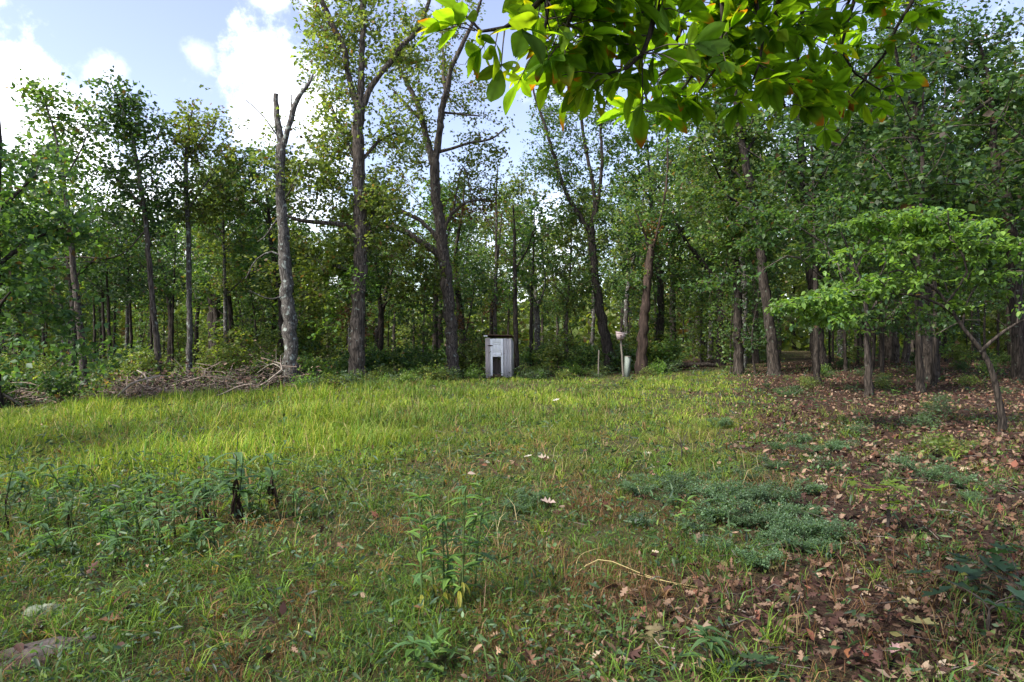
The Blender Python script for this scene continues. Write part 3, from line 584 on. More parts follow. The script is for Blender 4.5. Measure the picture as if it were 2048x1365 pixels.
for x, y in scatter(26, 24, 50, 2.4, test=lambda x, y: inwood(1.5)(x, y) and x / y < .3 and not (-.42 < x / y < -.08 and y < 34)):
    TS.append(place(sproto, 3, x, y, R.uniform(.75, 1.1) * (1 if y < 30 else 1.2))); kk += 1
for x, y in scatter(62, 14, 45, 1.3, test=lambda x, y: inwood(.3)(x, y) and x < litter_x(y) - 1 and y < edge_y(x) + 9 and abs(x / y + .012) > .03):
    TH.append(place(hproto, kk, x, y, R.uniform(.6, 1.05) * (.62 if x / y < -.2 and y < 24 else 1))); kk += 1
for x, y in scatter(16, 18, 40, 2.5, test=lambda x, y: x > litter_x(y) + 2 and not open_path(x, y)):
    TK.append(place(hproto, kk, x, y, R.uniform(.25, .5))); kk += 1
relabel(TT, '{look} tree, {n} forest tree back behind the {land}'); relabel(TS, 'thin leafy sapling, {n} sapling back behind the {land}'); relabel(TH, 'leafy edge shrub, {n} shrub back behind the {land}')
TL_ = []
for px in np.linspace(625, 1340, 64):
    px = px + R.normal() * 12; u = (px - 1024) / F; y = 30.0
    for _ in range(20): y = .5 * y + .5 * float(edge_y(u * y))
    y -= R.uniform(-.2, 3.6)
    if not (955 < px < 1045) and not (1225 < px < 1275): TL_.append(place(lproto, kk, u * y, y, R.uniform(.45, 1.0))); kk += 1
for x, y in scatter(34, 6, 26, .9, xm=.76, test=lambda x, y: x > litter_x(y) + .6): TL_.append(place(lproto[:2], kk, x, y, R.uniform(.2, .55))); kk += 1
for o in TL_: o['group'] = 'low plants at the foot of the woods'
relabel(TL_, 'low leafy plant on the ground, {n} one in line with the {land}')
relabel_row(TK, 'knee-high green shrub on the shaded leaf litter, {} counted from the left')
# trees round and behind the viewer: their shade falls on the near ground
for x, y, s in [(8, -2, 1.1), (11.5, 4, 1.1), (13, 9, 1.0), (-14, 6, .8), (4, -9, 1.0)]:
    place(protos, kk, x, y, s, 'leafy tree standing beside or behind the viewer'); kk += 1

# far woods as one mass
mb = MB(); n = 100000
th = R.uniform(-1.25, 1.25, n); rr = R.uniform(66, 120, n); X = np.sin(th) * rr; Y = np.cos(th) * rr
hh = (7.5 + 3.5 * vn(X, Y, 9, 8)) * np.interp(X / np.maximum(Y, 1), [-.8, 0, .4, .8], [.85, .8, 1.2, 1.4])
Z = ground_z(X, Y) + hh * R.random(n) ** 1.25
mb.inst(*RH, rand_frames(n, .4, .2), R.uniform(.5, 1.1, n), np.c_[X, Y, Z], pal(OLIVE, n, .25) * (.8 + .8 * vn(X, Z * 3 + Y, 2.5, 9))[:, None])
tag(mb.build('distant_woods', M_LEAF), kind='stuff')
# undergrowth on the forest floor
mb = MB(); n = 80000
Y = R.uniform(14, 66, n); X = R.uniform(-.9, .9, n) * Y
k = (Y > edge_y(X) + .2) & ((X < litter_x(Y) + 2 + 40 * (vn(X, Y, 3, 11) - .62)) | ((Y > 42) & (np.abs(X / Y - .42) > .03))) & (vn(X, Y, 1.6, 12) > .33); X, Y = X[k], Y[k]; n = len(X)
Z = ground_z(X, Y) + (.15 + 1.5 * vn(X, Y, 1.3, 13) ** 2) * R.random(n)
mb.inst(*RH, rand_frames(n, .6, .1), R.uniform(.1, .22, n) * np.interp(Y, [14, 60], [.9, 1.6]), np.c_[X, Y, Z], pal(DEEP + OLIVE, n, .25))
tag(mb.build('undergrowth', M_LEAF), kind='stuff')

# ------------------------------------------------------------------ grass, weeds and litter
GB3 = np.array([[-.5, 0, 0], [.5, 0, 0], [0, .25, 1.0]]), np.array([[0, 1, 2]])
def blades(mb, x, y, h, wd, lean, col):
    n = len(x); an = R.uniform(0, 2 * math.pi, n); la = R.uniform(0, 2 * math.pi, n)
    dx, dy = np.cos(an) * wd / 2, np.sin(an) * wd / 2; z = ground_z(x, y) - .01
    lx, ly = np.cos(la) * lean * h, np.sin(la) * lean * h
    hm = h * (1 - .25 * lean)
    v = np.stack([np.stack([x - dx, y - dy, z], 1), np.stack([x + dx, y + dy, z], 1),
                  np.stack([x + dx * .8 + lx * .32, y + dy * .8 + ly * .32, z + hm * .6], 1), np.stack([x - dx * .8 + lx * .32, y - dy * .8 + ly * .32, z + hm * .6], 1),
                  np.stack([x + lx, y + ly, z + hm * (1 - .35 * lean)], 1)], 1).reshape(-1, 3)
    b0 = np.arange(n)[:, None] * 5; c = np.repeat(col, 5, axis=0)
    mb.add(v, np.concatenate([b0 + np.array([0, 1, 2]), b0 + np.array([0, 2, 3]), b0 + np.array([3, 2, 4])]), c)
def tufts(n, per, spread, xs, ys):
    x = np.repeat(xs, per) + R.normal(size=n * per) * spread; y = np.repeat(ys, per) + R.normal(size=n * per) * spread; return x, y
def field(n, y0, y1, pw, xm=.92):
    g = np.linspace(y0, y1, 400); wgt = g ** (1 - pw); c = np.cumsum(wgt); y = np.interp(R.random(n), c / c[-1], g); return R.uniform(-xm, xm, n) * y, y
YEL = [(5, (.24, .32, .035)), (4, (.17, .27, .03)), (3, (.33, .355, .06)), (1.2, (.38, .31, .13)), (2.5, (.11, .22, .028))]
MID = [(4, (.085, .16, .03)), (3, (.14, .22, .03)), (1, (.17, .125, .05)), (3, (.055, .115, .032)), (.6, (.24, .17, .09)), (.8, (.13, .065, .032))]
# the tall bright grass of the open clearing
X, Y = field(36000, 7.0, 50, 1.0)
tall = sstep(8.6, 11.5, Y - .5 * np.clip(X + 1.5, 0, 6) - 3.2 * (vn(X, Y, 2.3, 21) - .5) + np.where(X < -1.5, 2.4, 0)) * (1 - litter(X, Y)) * sstep(.3, -1.6, Y - edge_y(X) - 18 * (X > 6))
keep = R.random(len(X)) < tall * (.35 + .8 * vn(X, Y, .9, 22)); X, Y, TL = X[keep], Y[keep], tall[keep]
x, y = tufts(len(X), 9, .07, X, Y); hv = np.repeat((.10 + .36 * vn(X, Y, 1.1, 23) ** 1.4 * TL) * (.5 + .5 * sstep(-.3, -3.0, Y - edge_y(X))) * np.interp(Y, [12, 20, 29], [1.0, .75, .42]) * (1 + .45 * sstep(1, -3, X)), 9)
c = pal(YEL, len(x), .15) * np.repeat(.75 + .5 * vn(X, Y, 1.8, 24), 9)[:, None]
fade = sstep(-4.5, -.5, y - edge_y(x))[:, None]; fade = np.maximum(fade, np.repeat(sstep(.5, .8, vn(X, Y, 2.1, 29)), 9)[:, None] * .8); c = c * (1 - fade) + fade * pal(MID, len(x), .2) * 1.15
mb = MB(); k_ = R.random(len(x)) < .04; hv = np.where(k_, hv * 1.7, hv)
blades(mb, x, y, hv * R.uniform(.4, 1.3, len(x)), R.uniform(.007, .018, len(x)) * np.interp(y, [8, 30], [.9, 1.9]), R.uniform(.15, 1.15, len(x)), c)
X, Y = field(9000, 5, 30, 1.1); kp = R.random(len(X)) < (1 - litter(X, Y)) * sstep(.5, -1.5, Y - edge_y(X)) * vn(X, Y, 1.5, 37); X, Y = X[kp], Y[kp]; m = len(X)
blades(mb, X, Y, R.uniform(.15, .5, m) * np.interp(Y, [8, 28], [1, .7]), R.uniform(.004, .008, m) * np.interp(Y, [5, 30], [.9, 2]), R.uniform(.2, 1.7, m), pal([(3, (.36, .28, .14)), (2, (.24, .15, .07)), (1, (.42, .36, .2))], m, .2))
tag(mb.build('tall_grass', M_GRASS), kind='stuff')
# short mixed grass near the viewer and thin grass elsewhere
X, Y = field(36000, 1.6, 15, 1.45, 1.0)
dens = (1 - .85 * litter(X, Y)) * (.3 + .9 * vn(X, Y, .55, 25))
keep = (R.random(len(X)) < dens) & clear(X, Y); X, Y = X[keep], Y[keep]
x, y = tufts(len(X), 8, .045, X, Y); tv = vn(X, Y, .8, 26); hv = np.repeat(.06 + .20 * tv ** 1.6, 8)
warm = np.repeat(vn(X, Y, .7, 27), 8)[:, None]
c = pal(MID, len(x), .2); c = c * (1 - .0 * warm); dry = pal([(3, (.20, .105, .05)), (3, (.13, .065, .035)), (2, (.26, .18, .09))], len(x), .2); c = np.where(R.random((len(x), 1)) < (warm - .40) * 1.7, dry, c)
nr = sstep(6.5, 9.5, y)[:, None] * .65; c = c * (1 - nr) + nr * pal(YEL, len(x), .15) * .85
mb = MB(); blades(mb, x, y, hv * R.uniform(.5, 1.3, len(x)), R.uniform(.003, .007, len(x)) * np.interp(y, [2, 14], [.85, 1.8]), R.uniform(.2, 1.3, len(x)), c)
# arching tufts standing out of the short grass
X, Y = field(3600, 1.8, 13, 1.5, 1.0); keep = R.random(len(X)) < (1 - .8 * litter(X, Y)) * (.15 + 1.1 * vn(X, Y, .8, 28) ** 2); keep &= clear(X, Y) & clear(X, Y + .12); X, Y = X[keep], Y[keep]
x, y = tufts(len(X), 15, .03, X, Y); hv = np.repeat(R.uniform(.12, .30, len(X)), 15)
blades(mb, x, y, hv * R.uniform(.6, 1.2, len(x)), R.uniform(.004, .009, len(x)) * np.interp(y, [2, 13], [.9, 1.8]), R.uniform(.5, 1.6, len(x)), np.repeat(pal([(4, (.11, .20, .03)), (3, (.16, .24, .03)), (2, (.08, .15, .035)), (1.3, (.26, .16, .07))], len(X), .15), 15, axis=0) * R.uniform(.75, 1.25, (len(x), 1)))
tag(mb.build('short_grass', M_GRASS), kind='stuff')
# small broad-leaved ground cover
X, Y = field(150000, 1.6, 32, 1.35, .95)
cov = np.maximum((.85 * (1 - litter(X, Y)) * sstep(12, 6, Y) + .42 * sstep(.35, .65, vn(X, Y, 1.3, 34)) + .06) * (.25 + 1.1 * vn(X, Y, .6, 31)), .75 * sstep(-2.2, -.6, Y - edge_y(X)) * (X < litter_x(Y)))
keep = (R.random(len(X)) < cov) & clear(X, Y); X, Y = X[keep], Y[keep]; n = len(X)
nearE = sstep(-3, -.5, Y - edge_y(X))
lush = sstep(-1.0, -2.0, X) * sstep(9, 7, Y) * sstep(3.4, 4.2, Y)
Z = ground_z(X, Y) + R.random(n) * (.07 + .12 * vn(X, Y, .5, 32) + .30 * lush * vn(X, Y, .8, 35) + .35 * nearE * vn(X, Y, .9, 33))
fr_ = rand_frames(n, .6, .1); sz_ = R.uniform(.012, .04, n) * np.interp(Y, [2, 8, 30], [.9, 1.5, 3.4]); cl_ = pal([(4, (.055, .105, .034)), (3, (.075, .135, .055)), (2, (.11, .16, .035)), (2, (.038, .075, .04)), (.5, (.15, .08, .04))], n, .3) * (.55 + .8 * vn(X, Y, .35, 36))[:, None]; ps_ = np.c_[X, Y, Z]; sel = R.random(n); mb = MB()
for lo_, hi_, tm_, k_ in ((0, .4, OV, 1.0), (.4, .75, LAN, 2.2), (.75, 1.1, RH, .8)):
    q_ = (sel >= lo_) & (sel < hi_); mb.inst(*tm_, fr_[q_], sz_[q_] * k_, ps_[q_], cl_[q_])
tag(mb.build('ground_cover', M_LEAF), kind='stuff')
# leaf litter
LIT = [(4, (.135, .076, .048)), (3, (.20, .13, .088)), (4, (.06, .031, .025)), (.7, (.25, .185, .13)), (.5, (.15, .06, .04)), (.12, (.32, .26, .19)), (.3, (.18, .16, .06))]
X, Y = field(135000, 1.5, 38, 1.15, 1.0)
keep = R.random(len(X)) < np.maximum(litter(X, Y) * (.25 + .9 * vn(X, Y, .7, 41)), .05 * (Y < 10)); X, Y = X[keep], Y[keep]; n = len(X)
mb = MB(); fr = rand_frames(n, .42, 0); pos = np.c_[X, Y, ground_z(X, Y) + R.random(n) ** 1.6 * .08 + .004]; cl = pal(LIT, n, .3) * (.7 + .6 * vn(X, Y, .9, 42))[:, None]; sz = R.uniform(.035, .1, n); sz3 = np.stack([sz * R.uniform(.55, 1.25, n), sz, sz * R.uniform(-1.5, 2.0, n)], 1)
near = Y < 8; hf = R.random(n)
for msk, tm in ((near & (hf < .25), OAK), (near & (hf >= .25) & (hf < .5), OAKC), (near & (hf >= .5), OV), (~near, OV)):
    mb.inst(*tm, fr[msk], sz3[msk] * (1 if tm is not OV else .8 if near[msk].any() else 1.1), pos[msk], cl[msk])
tag(mb.build('leaf_litter', M_DEAD), kind='stuff')
X, Y = field(1500, 1.8, 28, 1.2, .9); keep = R.random(len(X)) < .12 + .88 * litter(X, Y); X, Y = X[keep], Y[keep]; mb = MB()
for x, y in zip(X, Y):
    L = R.uniform(.04, .2); an = R.uniform(0, 6.28); c_ = np.array([x, y, float(ground_z(x, y)) + R.uniform(.01, .07)]); v = np.array([math.cos(an), math.sin(an), R.normal() * .12]) * L
    mb.tube([c_ - v, c_ + R.normal(size=3) * .015, c_ + v], np.array([1, .8, .5]) * R.uniform(.002, .006), 4, np.ones(3) * R.uniform(.2, .7), cap=False)
tag(mb.build('fallen_twigs', M_PALETWIG), kind='stuff')

# ------------------------------------------------------------------ shed
M_WHITE = mat_noise('flaking_white_paint', [(.66, .645, .62), (.86, .855, .84), (.9, .9, .885)], (1, 1, .12), 22, bump=.35, dist=.006, rough=.7)
M_PLANK = mat_noise('weathered_planks', [(.26, .23, .215), (.50, .465, .445), (.66, .63, .61)], (1, 1, .06), 26, bump=.5, dist=.008, attr=True)
M_TIN = mat_noise('rusty_tin', [(.03, .02, .016), (.10, .055, .035), (.20, .13, .10)], (1, 1, 1), 8, rough=.6)
M_IRON = mat_noise('rusty_iron', [(.03, .018, .012), (.09, .05, .035)], (1, 1, 1), 14, rough=.7)
D0 = 29.2; sx = (1000 - 1024) / F * D0; sz0 = float(ground_z(sx, D0)) + .05
shed = empty('shed', (sx, D0, sz0), 'weathered white outhouse shed with its lower door panel missing', 'shed')
shed.scale = (.93, .93, 1.0); shed.rotation_euler = (0, math.radians(-.6), math.radians(-5))
Wd, Hh, Dp = 1.20, 1.76, 1.15
def piece(name, c, d, m, par, col=(1, 1, 1), rz=0.0):
    mb = MB(); mb.box((0, 0, 0), d, col); o = mb.build(name, m, par); o.location = c; o.rotation_euler[1] = rz
    bv = o.modifiers.new('bevel', 'BEVEL'); bv.width = .004; bv.segments = 1; return o
PINK, BLUE = (1.0, .90, .88), (.95, .97, 1.02)
# front wall: two planks left of the door, three right of it
for x0, wd, cl in ((-.545, .105, PINK), (-.437, .105, (.9, .84, .82))): piece('plank', (x0, -Dp / 2, Hh / 2 - .02), (wd, .022, Hh - .04 + R.uniform(-.02, .02)), M_PLANK, shed, cl, R.normal() * .004)
for x0, wd, cl in ((.315, .145, BLUE), (.452, .12, (.88, .9, .95)), (.553, .075, (1.15, 1.15, 1.15))): piece('plank', (x0, -Dp / 2, Hh / 2 - .03), (wd, .022, Hh - .08 + R.uniform(-.02, .02)), M_PLANK, shed, cl, R.normal() * .004)
for sx_ in (-1, 1):
    for k in range(8): piece('plank', (sx_ * .60, -Dp / 2 + .085 + k * .142, Hh / 2 - .02 - .012 * k), (.02, .136, Hh - .06 - .024 * k), M_PLANK, shed, np.array(BLUE) * R.uniform(.75, 1.05))
for k in range(8): piece('plank', (-.525 + k * .15, Dp / 2 + .03, Hh / 2 - .1), (.144, .02, Hh - .22), M_PLANK, shed, np.array(PINK) * R.uniform(.7, 1.0))
piece('floor_board', (0, 0, .06), (1.12, 1.08, .04), M_PLANK, shed, (.6, .5, .42))
rf = piece('roof', (0, 0, Hh + .035), (1.26, 1.36, .035), M_TIN, shed); rf.rotation_euler = (math.radians(-3.5), math.radians(1.6), 0)
piece('fascia', (-.57, -.735, Hh + .045), (.17, .02, .05), M_WHITE, shed)
door = piece('door', (-.075, -Dp / 2 - .012, Hh - .17), (.60, .028, .19), M_WHITE, shed)     # top rail of the door carries the other pieces
for nm, c, d in (('stile', (-.248, -.001, -.715), (.104, .03, 1.61)), ('stile', (.248, -.001, -.715), (.104, .03, 1.61)), ('rail', (0, -.001, -.125), (.39, .027, .055)), ('door_panel', (0, .006, -.335), (.39, .014, .37)),
                 ('rail', (0, -.001, -.60), (.39, .027, .17)), ('panel_moulding', (-.186, -.006, -.335), (.014, .03, .36)), ('panel_moulding', (.186, -.006, -.335), (.014, .03, .36))):
    piece(nm, c, d, M_WHITE, door)
for c, d in (((-.02, -.0012, -.335), (.004, .002, .30)), ((.05, -.0012, -.35), (.004, .002, .26))): piece('crack', c, d, M_IRON, door)
mb = MB(); mb.add([[-.15, 0, 0], [-.02, 0, .03], [.02, 0, .03], [.13, 0, .006], [.13, 0, -.006], [.02, 0, -.03], [-.02, 0, -.03], [-.15, .0, -.004]] , [[0, 1, 6, 7], [1, 2, 5, 6], [2, 3, 4, 5]])
hg = mb.build('hinge', M_IRON, door); hg.location = (-.30, -.024, -.20); sd = hg.modifiers.new('solid', 'SOLIDIFY'); sd.thickness = .006
mb = MB(); mb.tube([(0, 0, -.06), (0, -.03, -.03), (0, -.035, 0), (0, -.03, .03), (0, 0, .06)], .008, 6); hd = mb.build('handle', M_IRON, door); hd.location = (.235, -.018, -.56)
piece('sill_board', (-.07, -Dp / 2 - .005, .10), (.58, .03, .12), M_TIN, shed)
piece('latch', (.265, -Dp / 2 - .016, 1.04), (.05, .012, .02), M_IRON, shed)

# birdhouse, posts
M_GPOST = mat_noise('grey_green_paint', [(.13, .155, .13), (.25, .28, .25)], (1, 1, .2), 14, rough=.6)
M_POST = mat_noise('grey_post_wood', [(.12, .10, .08), (.27, .24, .20)], (1, 1, .1), 20)
M_BOX = mat_noise('sun_bleached_box', [(.28, .21, .20), (.46, .38, .37)], (1, 1, .3), 16)
g = gpt(1247, 753); bp = empty('birdhouse', g, 'small pinkish wooden birdhouse on a thin leaning post', 'birdhouse')
s = g[1] / F
mb = MB(); mb.tube([(0, 0, -.2), (-.06, 0, 40 * s), (-.13, 0, 74 * s)], [.05, .045, .04], 8, rough=.05); mb.build('post', M_POST, bp)
mb = MB(); mb.box((0, 0, 0), (13 * s, .26, 12 * s), taper=1.25); o = mb.build('box', M_BOX, bp); o.location = (-.14, 0, 80 * s)
mb = MB(); mb.box((0, 0, 0), (17 * s, .34, .03)); o = mb.build('roof', M_BOX, bp); o.location = (-.15, 0, 87 * s); o.rotation_euler = (math.radians(12), math.radians(6), 0)
mb = MB(); mb.box((0, 0, 0), (12 * s, .24, .03)); o = mb.build('floor_board', M_TIN, bp); o.location = (-.14, 0, 73 * s)
mb = MB(); mb.tube([(0, .0, 0), (0, -.012, 0)], .035, 10); o = mb.build('entrance_hole', M_IRON, bp); o.location = (-.14, -.165, 81 * s)
mb = MB(); mb.box((0, 0, 0), (.07, .10, 8 * s)); o = mb.build('perch_block', M_BARK, bp); o.location = (-.10, .05, 93 * s)
g = gpt(1254, 755); gp = empty('utility_post', g, 'short pale grey-green square post beside the birdhouse pole', 'post'); s = g[1] / F
mb = MB(); mb.box((0, 0, 19 * s), (8.5 * s, .2, 44 * s)); o = mb.build('body', M_GPOST, gp); o.rotation_euler = (0, math.radians(2.5), math.radians(24))
mb = MB(); mb.box((.02, 0, 41.5 * s), (9.6 * s, .23, .03)); o = mb.build('cap', M_POST, gp); o.rotation_euler = (0, math.radians(2.5), math.radians(24))
g = gpt(1197, 754); mb = MB(); mb.tube(np.array([(0, 0, -.15), (0, 0, .5), (.02, 0, 1.15)]), [.035, .033, .03], 7, rough=.08)
o = mb.build('stake', M_POST); o.location = g; tag(o, 'thin weathered stake in front of the vee-shaped oak', 'stake')
g = gpt(1130, 752); mb = MB(); q = np.array([[0, 0, -.1, .30], [0, 0, .12, .26], [.03, 0, .38, .22]]); add_limb(mb, q, 12, rough=.16); o = mb.build('stump', M_DARK, smooth=True); o.location = g
tag(o, 'low black rotten stump between shed and birdhouse', 'stump')
# fallen log in the shade
g = gpt(1375, 736); mb = MB(); add_limb(mb, np.array([[-1.6, .3, .08, .13], [0, 0, .14, .14], [1.5, -.2, .18, .11]]), 10, rough=.12); o = mb.build('fallen_log', M_DARK, smooth=True); o.location = g
tag(o, 'dark fallen log lying at the wood edge past the birdhouse', 'log')

# ------------------------------------------------------------------ brush piles
def fallen(px_pts, label, col=(1, 1, 1), D=None, lift=0.0, r=None, twigs=3):
    D = D or base_at(*px_pts[0][:2]); g0 = P(px_pts[0][0], px_pts[0][1], D); z0 = float(ground_z(g0[0], D))
    line = []
    for k, (px, py, wd) in enumerate(px_pts):
        p_ = P(px, py, D + .12 * math.sin(k * 1.7)); p_[2] = max(p_[2], z0 + .02); line.append([*p_, wd * .85 / F * D / 2])
    line = np.array(line); mb = MB(); q = add_limb(mb, line, 6, rough=.1)
    for _ in range(twigs):
        i = R.integers(len(q) // 3, len(q)); v = R.normal(size=3) * .35; v[2] = abs(v[2])
        mb.tube([q[i, :3], q[i, :3] + v * .5 + R.normal(size=3) * .04, q[i, :3] + v], [.010, .007, .004], 4, cap=False)
    mb2 = mb; mb2.C = [np.broadcast_to(np.array(col, float), cc.shape) for cc in mb2.C]
    o = mb2.build('fallen_branch', M_PALETWIG, None, g0, smooth=True); o.location = g0
    return tag(o, label, 'branch', 'dead branches in the brush pile')
fallen([(221, 804, 5), (243, 785, 5), (262, 768, 5), (285, 760, 4), (320, 752, 3)], 'pale bowed branch poking out of the brush pile toward the grass', (1.15, 1.12, 1.1))
fallen([(302, 804, 5), (288, 792, 5), (294, 774, 5), (295, 756, 4), (274, 741, 3)], 'pale forked branch standing upright from the brush pile', (1.2, 1.18, 1.15), D=19.5)
fallen([(303, 790, 4), (350, 770, 4), (390, 758, 3), (408, 752, 2), (412, 738, 2)], 'long straight branch sloping up across the brush pile', (.95, .9, .88))
fallen([(500, 785, 4), (525, 770, 4), (548, 752, 4), (565, 738, 4), (560, 726, 3), (548, 724, 2)], 'curved pale branch leaning below the grey snag', (1.1, 1.08, 1.05), D=22)
fallen([(515, 746, 2), (530, 735, 2), (550, 728, 3), (566, 742, 3)], 'lichen-covered twig arching beside the grey snag base', (1.0, 1.05, .95), D=22.5)
fallen([(5, 788, 6), (30, 803, 6), (52, 824, 5)], 'stout dead branch slanting down to the grass at the left border', (.85, .78, .72), D=16.2)
fallen([(400, 800, 4), (440, 790, 4), (480, 772, 3), (505, 768, 2)], 'thin grey branch lying low at the middle of the brush pile', (.9, .85, .82))
fallen([(555, 778, 4), (575, 765, 4), (600, 752, 3), (625, 748, 2)], 'brown branch crossing in front of the grey snag foot', (.75, .62, .55), D=23)
mb = MB()
for cx, cy, rx, n, hgt in ((290, 795, 90, 260, 1.0), (420, 785, 95, 300, 1.1), (545, 772, 75, 380, 1.4), (20, 815, 50, 120, .8)):
    g = gpt(cx, cy); rr_ = rx / F * g[1]
    for _ in range(n):
        x = g[0] + R.normal() * rr_ * .55; y = g[1] + R.normal() * .55; z = float(ground_z(x, y)) + abs(R.normal()) * hgt * .28 * math.exp(-((x - g[0]) / rr_) ** 2)
        L = R.uniform(.3, 1.1); an = R.uniform(0, 6.28); v = np.array([math.cos(an), math.sin(an) * .6, R.normal() * .35]) * L
        a_ = np.array([x, y, z]); mb.tube([a_ - v * .5, a_ + R.normal(size=3) * .06, a_ + v * .5], [.012, .010, .004], 4, np.array([.85, .78, .74]) * R.uniform(.3, 1.3), cap=False)
    m = int(n * 2.2); x = g[0] + R.normal(size=m) * rr_ * .55; y = g[1] + R.normal(size=m) * .5
    mb.inst(*OAK, rand_frames(m, .3, 0), R.uniform(.08, .15, m), np.c_[x, y, ground_z(x, y) + np.abs(R.normal(size=m)) * hgt * .35], pal([(3, (.5, .36, .3)), (2, (.3, .2, .17)), (1, (.8, .66, .56))], m, .2))
tag(mb.build('brush', M_PALETWIG), kind='stuff')

# ------------------------------------------------------------------ single plants in the foreground
def leaf_mesh(name, L, W, col, tip=None, rows=6, fold=.12, bend=.18, hole=False, prof=None):
    mb = MB(); prof = prof or (lambda t_: math.sin(math.pi * t_ ** .8) ** .8); V, C = [], []
    for k in range(rows + 1):
        t_ = k / rows; wv = W / 2 * max(prof(min(max(t_, .03), .985)), .04); zb = -bend * L * t_ * t_
        for u in (-1, -.5, 0, .5, 1):
            V.append((u * wv, t_ * L, zb + fold * abs(u) * wv * 2 + .02 * L * math.sin(7 * t_ + 3 * u)))
            cc = np.array(col) * (.68 if u == 0 else 1.0) * (1 + .13 * ((k + int(u * 2)) % 2))
            if tip is not None: cc = cc + (np.array(tip) - cc) * sstep(.72, .95, t_ + .1 * abs(u))
            C.append(cc)
    f = [[k * 5 + i_, k * 5 + i_ + 1, k * 5 + i_ + 6, k * 5 + i_ + 5] for k in range(rows) for i_ in range(4) if not (hole and (k, i_) in ((3, 0), (4, 2)))]
    mb.add(V, f, np.array(C)); return mb
def put_leaf(name, me, parent, pos, axis, nor, s=1.0):
    o = bpy.data.objects.new(name, me); COL.objects.link(o); o.parent = parent
    fr = frames(np.asarray(axis, float)[None], np.asarray(nor, float)[None])[0] * s
    m = Matrix.Identity(4)
    for a_ in range(3):
        for b_ in range(3): m[a_][b_] = fr[a_, b_]
        m[a_][3] = float(pos[a_])
    o.matrix_basis = m; return o
def lm(name, L, W, col, mat=M_LEAF, **k): return leaf_mesh(name, L, W, col, **k).build(name, mat, mesh_only=True)
lanceo = lambda t_: math.sin(math.pi * t_ ** .75)
W_G = [lm('weed_leaf', .15, .046, c_, prof=lanceo, bend=b_, rows=5) for c_, b_ in (((.11, .22, .045), .25), ((.15, .26, .06), .5), ((.09, .18, .06), .8))]
W_B = [lm('weed_leaf', .15, .045, (.07, .14, .05), prof=lanceo, bend=.5, rows=5), lm('weed_leaf', .14, .042, (.09, .165, .06), prof=lanceo, bend=.9, rows=5)]
W_D = [lm('wilted_leaf', .13, .020, (.035, .022, .016), M_DEAD, prof=lanceo, bend=.3, rows=5)]
W_Y = [lm('weed_leaf', .10, .026, (.28, .27, .04), prof=lanceo, bend=.5, rows=5)]
def weed(px, py, h, label, stems=1, nl=18, ms=W_G, wilt=0, lsz=1.0, yellow=0, bare_top=0.0, sprd=.07, group='leafy weeds standing in the foreground grass', name='tall_weed'):
    g = gpt(px, py); root = empty(name, g, label, 'weed', group)
    for k in range(stems):
        off = np.array([R.normal() * sprd, R.normal() * .06, 0]) if k else np.zeros(3); hh = h * (1 if k == 0 else R.uniform(.6, .95)); ln = np.array([R.normal() * .06, R.normal() * .05, 0])
        tt = np.linspace(0, 1, 6)[:, None]; path = off + np.array([0, 0, 1.0]) * (hh * tt) + ln * hh * tt ** 2 * 2; path[0, 2] = -.03
        mb = MB(); mb.tube(path, np.linspace(.007, .003, 6) * (.7 + .5 * h), 6, (.09, .13, .045)); mb.build('stem', M_LEAF, root)
        for i_ in range(nl):
            f = R.uniform(.15, 1.0 - bare_top) ** .8; f = f if i_ % 5 else 1.0 - bare_top
            q = path[0] * 0 + np.array([np.interp(f, tt[:, 0], path[:, d_]) for d_ in range(3)]); an = i_ * 2.4 + R.normal() * .4
            me = ms[R.integers(len(ms))]; upv = R.uniform(.2, .9)
            if i_ < wilt: me = W_D[0]; f = R.uniform(.2, .5); q = np.array([np.interp(f, tt[:, 0], path[:, d_]) for d_ in range(3)]); upv = -2.2
            elif i_ < wilt + yellow: me = W_Y[0]; upv = -.6; f = R.uniform(.15, .3); q = np.array([np.interp(f, tt[:, 0], path[:, d_]) for d_ in range(3)])
            ax = np.array([math.cos(an), math.sin(an), upv]); put_leaf('leaf', me, root, q, ax, np.array([-ax[0] * upv, -ax[1] * upv, 1.0]), lsz * R.uniform(.7, 1.2) * (1.15 - .35 * f))
    return root
weed(925, 1235, .78, 'tall bright green leafy weed with several stems at the middle foreground', 7, 22, W_G, yellow=3, lsz=.85, sprd=.17)
weed(470, 1052, .88, 'tallest weed with a bare flower stalk and black wilted leaves', 2, 22, W_B, wilt=11, lsz=1.5, bare_top=.30, sprd=.03)
weed(533, 1018, .62, 'dark weed with drooping leaves and a blackened stem right of the tallest weed', 2, 15, W_B, wilt=6, lsz=1.35)
weed(412, 1050, .58, 'grey-leaved bushy weed on two dark wilted stems', 3, 15, W_B, wilt=6, lsz=1.2)
weed(430, 1062, .50, 'short weed with blackened lower leaves crowding the bushy grey weed', 2, 12, W_B, wilt=6, lsz=.9)
weed(312, 1050, .42, 'small weed with dark brown lower stem in the left grass', 2, 12, W_G, wilt=4, lsz=.9)
weed(148, 1085, .62, 'dusky tall weed among dense grass left of the wilted weeds', 2, 18, W_B, wilt=2, lsz=1.0)
weed(8, 1070, .72, 'tall thin stalk weed at the left border', 1, 16, W_B, wilt=4, lsz=1.1, bare_top=.3)
weed(585, 890, .55, 'thin brown-stemmed weed far back in the bright grass', 2, 12, W_B, wilt=5, lsz=.8, bare_top=.2)
weed(570, 850, .55, 'yellowish spindly weed at the far side of the bright grass', 1, 12, W_G, wilt=2, lsz=.8)
weed(1372, 1085, .34, 'small pale green sprig at the edge of the feathery patch', 1, 10, W_G, lsz=.8)
